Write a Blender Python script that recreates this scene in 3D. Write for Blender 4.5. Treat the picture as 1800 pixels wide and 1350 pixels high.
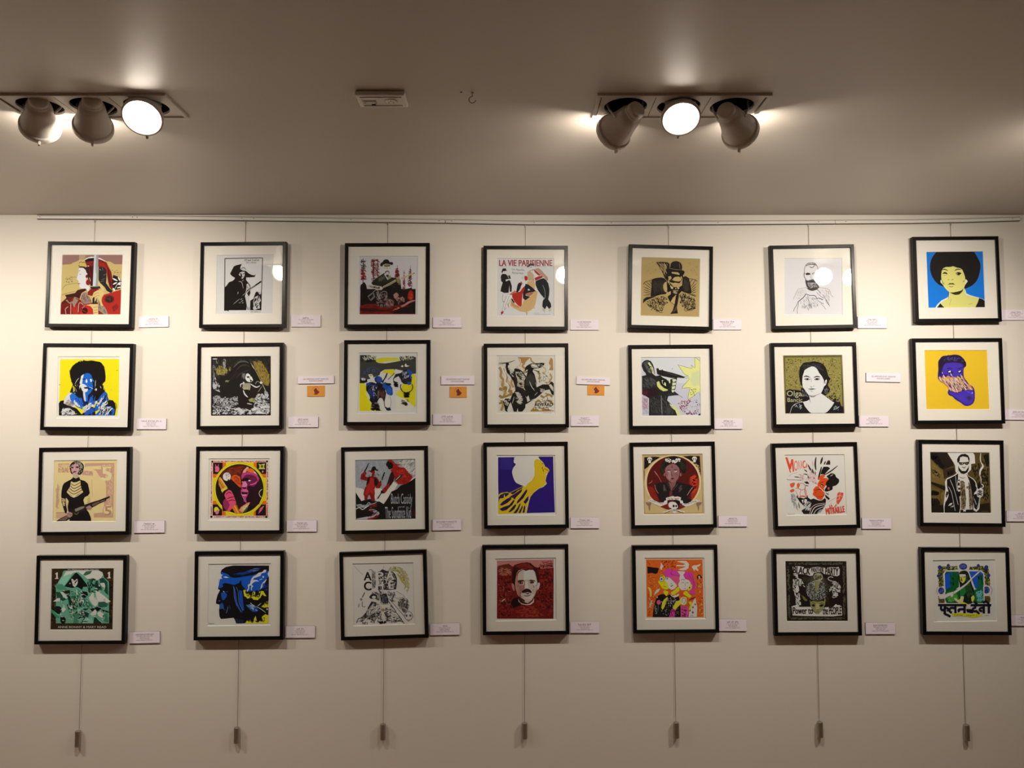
import bpy, bmesh, math, random
from mathutils import Vector, Matrix
from mathutils.geometry import tessellate_polygon

for o in list(bpy.data.objects):
    bpy.data.objects.remove(o)
S = bpy.context.scene
COL = S.collection

# ------------------------------------------------------------------ camera, world, exposure
CAM_D, CAM_Z, PITCH, FPX = 3.05, 1.55, math.radians(3.05), 1350.0
cam = bpy.data.cameras.new('camera'); cam.sensor_width = 36.0; cam.lens = 36.0 * FPX / 1800.0
cam_o = bpy.data.objects.new('camera', cam); COL.objects.link(cam_o)
cam_o.location = (0, -CAM_D, CAM_Z); cam_o.rotation_euler = (math.pi / 2 + PITCH, 0, 0)
S.camera = cam_o
W = bpy.data.worlds.new('room_world'); S.world = W; W.use_nodes = True
W.node_tree.nodes['Background'].inputs[0].default_value = (1.0, 0.82, 0.62, 1)
W.node_tree.nodes['Background'].inputs[1].default_value = 0.012
S.view_settings.view_transform = 'Standard'; S.view_settings.look = 'None'
S.view_settings.exposure = 0.10; S.view_settings.gamma = 1.0
S.view_settings.use_curve_mapping = False
S.cycles.max_bounces = 6; S.cycles.diffuse_bounces = 4; S.cycles.glossy_bounces = 2; S.cycles.transmission_bounces = 2; S.cycles.transparent_max_bounces = 6
LAMP_COLOR = (1.0, 0.885, 0.750)

# ------------------------------------------------------------------ helpers
CEIL = 2.3934
_s, _c = math.sin(PITCH), math.cos(PITCH)
def on_wall(px, py, y=0.0):
    """survey of the photograph: where a photographed point lies on the plane at depth y (wall is y = 0)"""
    u, v = (px - 900) / FPX, (675 - py) / FPX
    t = (y + CAM_D) / (_c - v * _s)
    return Vector((u * t, y, CAM_Z + (_s + v * _c) * t))

def lin(c):
    return c / 12.92 if c <= 0.04045 else ((c + 0.055) / 1.055) ** 2.4
def hexlin(h):
    return tuple(lin(int(h[i:i + 2], 16) / 255) for i in (0, 2, 4))

def mat(name, color, rough=0.6, metal=0.0, spec=0.5, noise=0.0, nscale=30.0, bump=0.0, bscale=200.0):
    m = bpy.data.materials.new(name); m.use_nodes = True
    nt = m.node_tree; b = nt.nodes['Principled BSDF']
    b.inputs['Base Color'].default_value = (*color, 1)
    b.inputs['Roughness'].default_value = rough; b.inputs['Metallic'].default_value = metal
    b.inputs['Specular IOR Level'].default_value = spec
    tc = nt.nodes.new('ShaderNodeTexCoord')
    if noise:
        n = nt.nodes.new('ShaderNodeTexNoise'); n.inputs['Scale'].default_value = nscale; n.inputs['Detail'].default_value = 4
        r = nt.nodes.new('ShaderNodeMix'); r.data_type = 'RGBA'
        r.inputs[6].default_value = (*[x * (1 - noise) for x in color], 1)
        r.inputs[7].default_value = (*[min(1, x * (1 + noise)) for x in color], 1)
        nt.links.new(tc.outputs['Object'], n.inputs['Vector'])
        nt.links.new(n.outputs['Fac'], r.inputs[0]); nt.links.new(r.outputs[2], b.inputs['Base Color'])
    if bump:
        n2 = nt.nodes.new('ShaderNodeTexNoise'); n2.inputs['Scale'].default_value = bscale
        bp = nt.nodes.new('ShaderNodeBump'); bp.inputs['Strength'].default_value = bump; bp.inputs['Distance'].default_value = 0.001
        nt.links.new(tc.outputs['Object'], n2.inputs['Vector'])
        nt.links.new(n2.outputs['Fac'], bp.inputs['Height']); nt.links.new(bp.outputs['Normal'], b.inputs['Normal'])
    return m

M = {}
M['wall'] = mat('wall_paint', (0.80, 0.765, 0.70), 0.55, noise=0.012, nscale=2.0, bump=0.12, bscale=260)
M['ceiling'] = mat('ceiling_paint', (0.65, 0.595, 0.53), 0.42, spec=0.35, noise=0.015, nscale=1.5, bump=0.05, bscale=90)
M['floor'] = mat('floor_wood', (0.28, 0.155, 0.095), 0.4, noise=0.25, nscale=6)
M['black'] = mat('black_lacquer', (0.006, 0.0055, 0.0055), 0.30, spec=0.22, noise=0.2, nscale=40)
M['mat'] = mat('mat_board', (0.92, 0.893, 0.85), 0.85, spec=0.15, noise=0.01, nscale=80)
M['core'] = mat('mat_core', (0.95, 0.93, 0.90), 0.8, spec=0.15, noise=0.01, nscale=80)
M['board'] = mat('backing_board', (0.30, 0.23, 0.16), 0.9, noise=0.1, nscale=60)
M['card'] = mat('card_stock', (0.90, 0.83, 0.95), 0.7, spec=0.2, noise=0.01, nscale=50)
M['card_edge'] = mat('card_foam', (0.10, 0.085, 0.08), 0.8, noise=0.05, nscale=50)
M['ink'] = mat('label_ink', (0.06, 0.045, 0.06), 0.7, noise=0.05, nscale=90)
M['ink_soft'] = mat('label_ink_thin', (0.22, 0.18, 0.23), 0.7, noise=0.05, nscale=90)
M['orange'] = mat('orange_sticker', (0.78, 0.32, 0.045), 0.6, noise=0.05, nscale=90)
M['maroon'] = mat('maroon_print', (0.20, 0.018, 0.012), 0.6, noise=0.1, nscale=90)
M['rust'] = mat('rust_print', (0.56, 0.16, 0.03), 0.6, noise=0.1, nscale=90)
M['rail'] = mat('rail_enamel', (0.84, 0.81, 0.76), 0.28, spec=0.5, noise=0.01, nscale=20)
M['steel'] = mat('brushed_steel', (0.42, 0.40, 0.37), 0.38, metal=0.9, noise=0.1, nscale=150)
M['wire'] = mat('steel_wire', (0.26, 0.24, 0.22), 0.45, metal=0.7, noise=0.1, nscale=150)
M['slot_shade'] = mat('rail_slot_shadow', (0.13, 0.12, 0.11), 0.7, noise=0.05, nscale=60)
M['screw'] = mat('dark_screw', (0.09, 0.08, 0.07), 0.5, metal=0.6, noise=0.1, nscale=150)
M['lamp'] = mat('lamp_enamel', (0.84, 0.79, 0.72), 0.42, spec=0.4, noise=0.015, nscale=30)
M['trim'] = mat('fixture_enamel', (0.78, 0.73, 0.66), 0.40, spec=0.4, noise=0.015, nscale=30)
M['dark'] = mat('recess_black', (0.018, 0.015, 0.013), 0.7, noise=0.1, nscale=30)
M['plastic'] = mat('white_plastic', (0.90, 0.87, 0.82), 0.4, noise=0.01, nscale=40)
M['plastic_grey'] = mat('grey_plastic', (0.40, 0.37, 0.34), 0.5, noise=0.02, nscale=40)

def glass_mat():
    m = bpy.data.materials.new('picture_glass'); m.use_nodes = True
    nt = m.node_tree; nt.nodes.remove(nt.nodes['Principled BSDF'])
    out = nt.nodes['Material Output']
    tr = nt.nodes.new('ShaderNodeBsdfTransparent'); tr.inputs[0].default_value = (0.985, 0.99, 0.985, 1)
    gl = nt.nodes.new('ShaderNodeBsdfGlossy'); gl.inputs['Roughness'].default_value = 0.02
    fr = nt.nodes.new('ShaderNodeFresnel')
    ge = nt.nodes.new('ShaderNodeNewGeometry'); io = nt.nodes.new('ShaderNodeMapRange')   # same reflectance from either side of the pane
    io.inputs['To Min'].default_value = 1.45; io.inputs['To Max'].default_value = 1 / 1.45
    nt.links.new(ge.outputs['Backfacing'], io.inputs['Value']); nt.links.new(io.outputs[0], fr.inputs['IOR'])
    mx = nt.nodes.new('ShaderNodeMixShader')
    nt.links.new(fr.outputs[0], mx.inputs[0]); nt.links.new(tr.outputs[0], mx.inputs[1]); nt.links.new(gl.outputs[0], mx.inputs[2])
    nt.links.new(mx.outputs[0], out.inputs[0])
    return m
M['glass'] = glass_mat()

def print_mat():
    m = bpy.data.materials.new('screen_print_ink'); m.use_nodes = True
    nt = m.node_tree; b = nt.nodes['Principled BSDF']
    b.inputs['Roughness'].default_value = 0.75; b.inputs['Specular IOR Level'].default_value = 0.2
    a = nt.nodes.new('ShaderNodeAttribute'); a.attribute_name = 'ink'
    tc = nt.nodes.new('ShaderNodeTexCoord')
    n = nt.nodes.new('ShaderNodeTexNoise'); n.inputs['Scale'].default_value = 300
    mx = nt.nodes.new('ShaderNodeMix'); mx.data_type = 'RGBA'; mx.blend_type = 'MULTIPLY'; mx.inputs[0].default_value = 0.08
    nt.links.new(tc.outputs['Object'], n.inputs['Vector'])
    nt.links.new(a.outputs['Color'], mx.inputs[6]); nt.links.new(n.outputs['Fac'], mx.inputs[7])
    nt.links.new(mx.outputs[2], b.inputs['Base Color'])
    return m
M['print'] = print_mat()

def emit_mat(name, strength):
    m = bpy.data.materials.new(name); m.use_nodes = True
    nt = m.node_tree; nt.nodes.remove(nt.nodes['Principled BSDF'])
    e = nt.nodes.new('ShaderNodeEmission'); e.inputs[0].default_value = (*LAMP_COLOR, 1); e.inputs[1].default_value = strength
    nt.links.new(e.outputs[0], nt.nodes['Material Output'].inputs[0])
    return m
M['lens'] = emit_mat('lit_lamp_lens', 54.0)
M['lens_soft'] = emit_mat('lit_lamp_lens_lowered', 24.0)  # room-facing lenses: emission lowered to weaken their glow on the ceiling

def obj(name, me, m=None, parent=None, smooth=False):
    if isinstance(me, bmesh.types.BMesh):
        bm = me; me = bpy.data.meshes.new(name); bm.to_mesh(me); bm.free()
    o = bpy.data.objects.new(name, me); COL.objects.link(o)
    if m is not None and not me.materials: me.materials.append(m)
    if smooth:
        for p in me.polygons: p.use_smooth = True
    if parent: o.parent = parent
    return o

def empty(name, loc, label, cat, group=None):
    o = bpy.data.objects.new(name, None); COL.objects.link(o); o.location = loc; o.empty_display_size = 0.05
    tag(o, label, cat, group)
    return o
def tag(o, label, cat, group=None):
    o['label'] = label; o['category'] = cat
    if group: o['group'] = group
def struct(o): o['kind'] = 'structure'; return o

def box(bm, x0, y0, z0, x1, y1, z1, bevel=0.0):
    r = bmesh.ops.create_cube(bm, size=1.0)
    bmesh.ops.scale(bm, vec=(x1 - x0, y1 - y0, z1 - z0), verts=r['verts'])
    bmesh.ops.translate(bm, vec=((x0 + x1) / 2, (y0 + y1) / 2, (z0 + z1) / 2), verts=r['verts'])
    if bevel:
        es = list({e for v in r['verts'] for e in v.link_edges})
        bmesh.ops.bevel(bm, geom=es, offset=bevel, segments=2, affect='EDGES', profile=0.5)
def bbox(*a, **k):
    bm = bmesh.new(); box(bm, *a, **k); return bm

def lathe(profile, seg=28, mtx=None, bm=None):
    """profile: (radius, height) pairs around local Z"""
    bm = bm or bmesh.new(); rings = []
    for r, h in profile:
        if r < 1e-6: rings.append([bm.verts.new((0, 0, h))])
        else: rings.append([bm.verts.new((r * math.cos(2 * math.pi * i / seg), r * math.sin(2 * math.pi * i / seg), h)) for i in range(seg)])
    for a, b in zip(rings, rings[1:]):
        for i in range(seg):
            j = (i + 1) % seg
            if len(a) == 1 and len(b) == 1: continue
            if len(a) == 1: bm.faces.new((a[0], b[i], b[j]))
            elif len(b) == 1: bm.faces.new((a[i], a[j], b[0]))
            else: bm.faces.new((a[i], a[j], b[j], b[i]))
    bmesh.ops.recalc_face_normals(bm, faces=bm.faces[:])
    if mtx is not None: bm.transform(mtx)
    return bm

def tube(pts, r, seg=8, bm=None):
    bm = bm or bmesh.new(); pts = [Vector(p) for p in pts]; rings = []
    for i, p in enumerate(pts):
        t = (pts[min(i + 1, len(pts) - 1)] - pts[max(i - 1, 0)]).normalized()
        a = t.cross(Vector((0, 1, 0.01)) if abs(t.y) < 0.9 else Vector((1, 0, 0))).normalized(); b = t.cross(a)
        rings.append([bm.verts.new(p + r * (math.cos(2 * math.pi * k / seg) * a + math.sin(2 * math.pi * k / seg) * b)) for k in range(seg)])
    for a, b in zip(rings, rings[1:]):
        for k in range(seg): bm.faces.new((a[k], a[(k + 1) % seg], b[(k + 1) % seg], b[k]))
    bm.faces.new(rings[0]); bm.faces.new(rings[-1])
    bmesh.ops.recalc_face_normals(bm, faces=bm.faces[:])
    return bm

# ------------------------------------------------------------------ room shell
X0, X1, Y0 = -4.6, 4.6, -6.4
struct(obj('wall_back', bbox(X0 - .1, 0, 0, X1 + .1, 0.12, CEIL + .3), M['wall']))
struct(obj('wall_left', bbox(X0 - .12, Y0, 0, X0, 0, CEIL), M['wall']))
struct(obj('wall_right', bbox(X1, Y0, 0, X1 + .12, 0, CEIL), M['wall']))
struct(obj('wall_front', bbox(X0 - .12, Y0 - .12, 0, X1 + .12, Y0, CEIL), M['wall']))
struct(obj('floor', bbox(X0 - .12, Y0 - .12, -.1, X1 + .12, .12, 0), M['floor']))
FX = [-2.655, -1.107, 0.441, 1.812]          # centres of the recessed fixtures
FY, FHW, FHD = -1.060, 0.2235, 0.076         # row depth, half width, half depth
bm = bmesh.new()
hw, hd = FHW - 0.010, FHD - 0.010
box(bm, X0 - .12, Y0 - .12, CEIL, X1 + .12, FY - hd, CEIL + .03)
box(bm, X0 - .12, FY + hd, CEIL, X1 + .12, 0, CEIL + .03)
xs = [X0 - .12] + [v for f in FX for v in (f - hw, f + hw)] + [X1 + .12]
for a, b in zip(xs[::2], xs[1::2]): box(bm, a, FY - hd, CEIL, b, FY + hd, CEIL + .03)
struct(obj('ceiling', bm, M['ceiling']))
struct(obj('ceiling_void', bbox(X0 - .12, Y0 - .12, CEIL + .25, X1 + .12, 0, CEIL + .28), M['dark']))

# ------------------------------------------------------------------ recessed triple spot fixtures
def lamp_profile():
    return [(0.0, -0.056), (0.019, -0.056), (0.0225, -0.053), (0.0238, -0.047), (0.0242, -0.031), (0.0262, -0.029), (0.0300, -0.024), (0.0325, -0.012),
            (0.036, 0.010), (0.0425, 0.034), (0.0465, 0.052)]
HEADS = {  # (aim direction, drop of the pivot below the ceiling) of the three heads of each fixture, left to right
    0: [((0.20, 0.80, -0.35), .030), ((0.15, -0.55, -0.80), .020), ((0.45, 0.80, -0.30), .035)],
    1: [((-0.46, 0.82, -0.30), .019), ((-0.42, 0.84, -0.32), .019), ((0.12, -0.64, -0.75), -.002)],
    2: [((-0.42, 0.86, -0.20), .041), ((-0.03, -0.56, -0.82), -.006), ((0.58, 0.80, -0.20), .041)],
    3: [((-0.46, 0.82, -0.30), .042), ((-0.30, 0.84, -0.35), .042), ((0.10, -0.55, -0.80), .020)],
}
FLABEL = ['recessed triple spot fixture on the ceiling past the left edge of the picture',
          'recessed triple spot fixture with two heads turned to the wall and one lit lens',
          'recessed triple spot fixture with its two outer heads splayed apart',
          'recessed triple spot fixture on the ceiling past the right edge of the picture']
for fi, fx in enumerate(FX):
    F = empty('spot_fixture', (fx, FY, CEIL), FLABEL[fi], 'light fixture', 'recessed ceiling spot fixtures')
    # outer trim frame
    bm = bmesh.new(); t = 0.011
    for a in ((-FHW, -FHD, FHW, -FHD + t), (-FHW, FHD - t, FHW, FHD), (-FHW, -FHD + t, -FHW + t, FHD - t), (FHW - t, -FHD + t, FHW, FHD - t)):
        box(bm, a[0], a[1], -0.0065, a[2], a[3], 0.002, bevel=0.0012)
    obj('trim_frame', bm, M['trim'], F)
    pw = (FHW - t - 0.0015) * 2 / 3
    for k in range(3):
        cx = (k - 1) * pw; hole = 0.0565
        bm = bmesh.new(); n = 48
        lo, hi = [], []
        x0, x1, y0, y1 = cx - pw / 2 + .0008, cx + pw / 2 - .0008, -FHD + t + .0012, FHD - t - .0012
        for i in range(n):
            a = 2 * math.pi * i / n; ca, sa = math.cos(a), math.sin(a)
            s = min((x1 - cx) / abs(ca) if abs(ca) > 1e-6 else 9, y1 / abs(sa) if abs(sa) > 1e-6 else 9)
            lo.append((bm.verts.new((cx + hole * ca, hole * sa, -0.003)), bm.verts.new((cx + s * ca, s * sa, -0.003)), bm.verts.new((cx + hole * ca, hole * sa, 0.004))))
        for i in range(n):
            a, b = lo[i], lo[(i + 1) % n]
            bm.faces.new((a[0], a[1], b[1], b[0])); bm.faces.new((a[0], b[0], b[2], a[2]))
        # fill the rectangle corners
        for sx in (x0, x1):
            for sy in (y0, y1):
                cv = bm.verts.new((sx, sy, -0.003))
                near = sorted((l[1] for l in lo), key=lambda v: (v.co - cv.co).length)
                va = min((l[1] for l in lo if abs(l[1].co.x - sx) < 1e-5), key=lambda v: abs(v.co.y - sy))
                vb = min((l[1] for l in lo if abs(l[1].co.y - sy) < 1e-5), key=lambda v: abs(v.co.x - sx))
                if va != vb: bm.faces.new((cv, va, vb))
        bmesh.ops.recalc_face_normals(bm, faces=bm.faces[:])
        obj('panel', bm, M['trim'], F)
        obj('recess', lathe([(hole - .0005, 0.003), (hole - .001, 0.09), (0, 0.092)], 32, Matrix.Translation((cx, 0, 0))), M['dark'], F, True)
        # lamp head
        aim, drop = HEADS[fi][k]; d = Vector(aim).normalized()
        up = Vector((0, 0, 1)); xa = d.cross(up).normalized(); ya = xa.cross(d)   # ya: upwards across the rim
        R = Matrix((xa, ya, d)).transposed().to_4x4()
        facing = d.y < 0
        piv = Vector((cx, 0.004 if facing else -0.004, -drop))
        T = Matrix.Translation(piv) @ R
        H = obj('lamp_head', lathe(lamp_profile(), 32, T), M['lamp'], F, True)
        obj('rim', lathe([(0.0455, 0.050), (0.0490, 0.051), (0.0505, 0.054), (0.0510, 0.066), (0.0500, 0.0685), (0.0465, 0.0685), (0.0445, 0.060), (0.0455, 0.050)], 36, T), M['lamp'], H, True)
        obj('lens', lathe([(0.0, 0.0620), (0.0440, 0.0600)], 32, T), M['lens_soft' if facing else 'lens'], H)
        bm = bbox(-0.0028, -0.062, 0.056, 0.0028, -0.050, 0.064, bevel=0.001); bm.transform(T)
        obj('tab', bm, M['lamp'], H)
        obj('cap_seam', lathe([(0.0240, -0.0400), (0.0252, -0.0394), (0.0252, -0.0374), (0.0240, -0.0368)], 32, T), M['lamp'], H, True)
        for sx in (-1, 1):
            p0 = Vector((cx + sx * 0.050, 0.020, 0.02)); p1 = T @ Vector((sx * 0.034, 0.0, -0.004))
            AR = tube([p0, (p0 + p1) / 2 + Vector((sx * .004, 0, 0)), p1], 0.0028, 8)
            obj('arm', AR, M['lamp'], H)
        sp = bpy.data.lights.new('spot_lamp', 'SPOT'); sp.energy = 4.2 if facing else 25.0
        sp.color = LAMP_COLOR; sp.spot_size = math.radians(96 if facing else 124); sp.spot_blend = 0.95; sp.shadow_soft_size = 0.022
        so = bpy.data.objects.new('spot_lamp', sp); COL.objects.link(so); so.parent = F
        sd = (d + Vector((0, 0, -0.78 if not facing else 0))).normalized()
        so.location = piv + d * 0.071; so.rotation_euler = (-sd).to_track_quat('Z', 'Y').to_euler()

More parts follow.
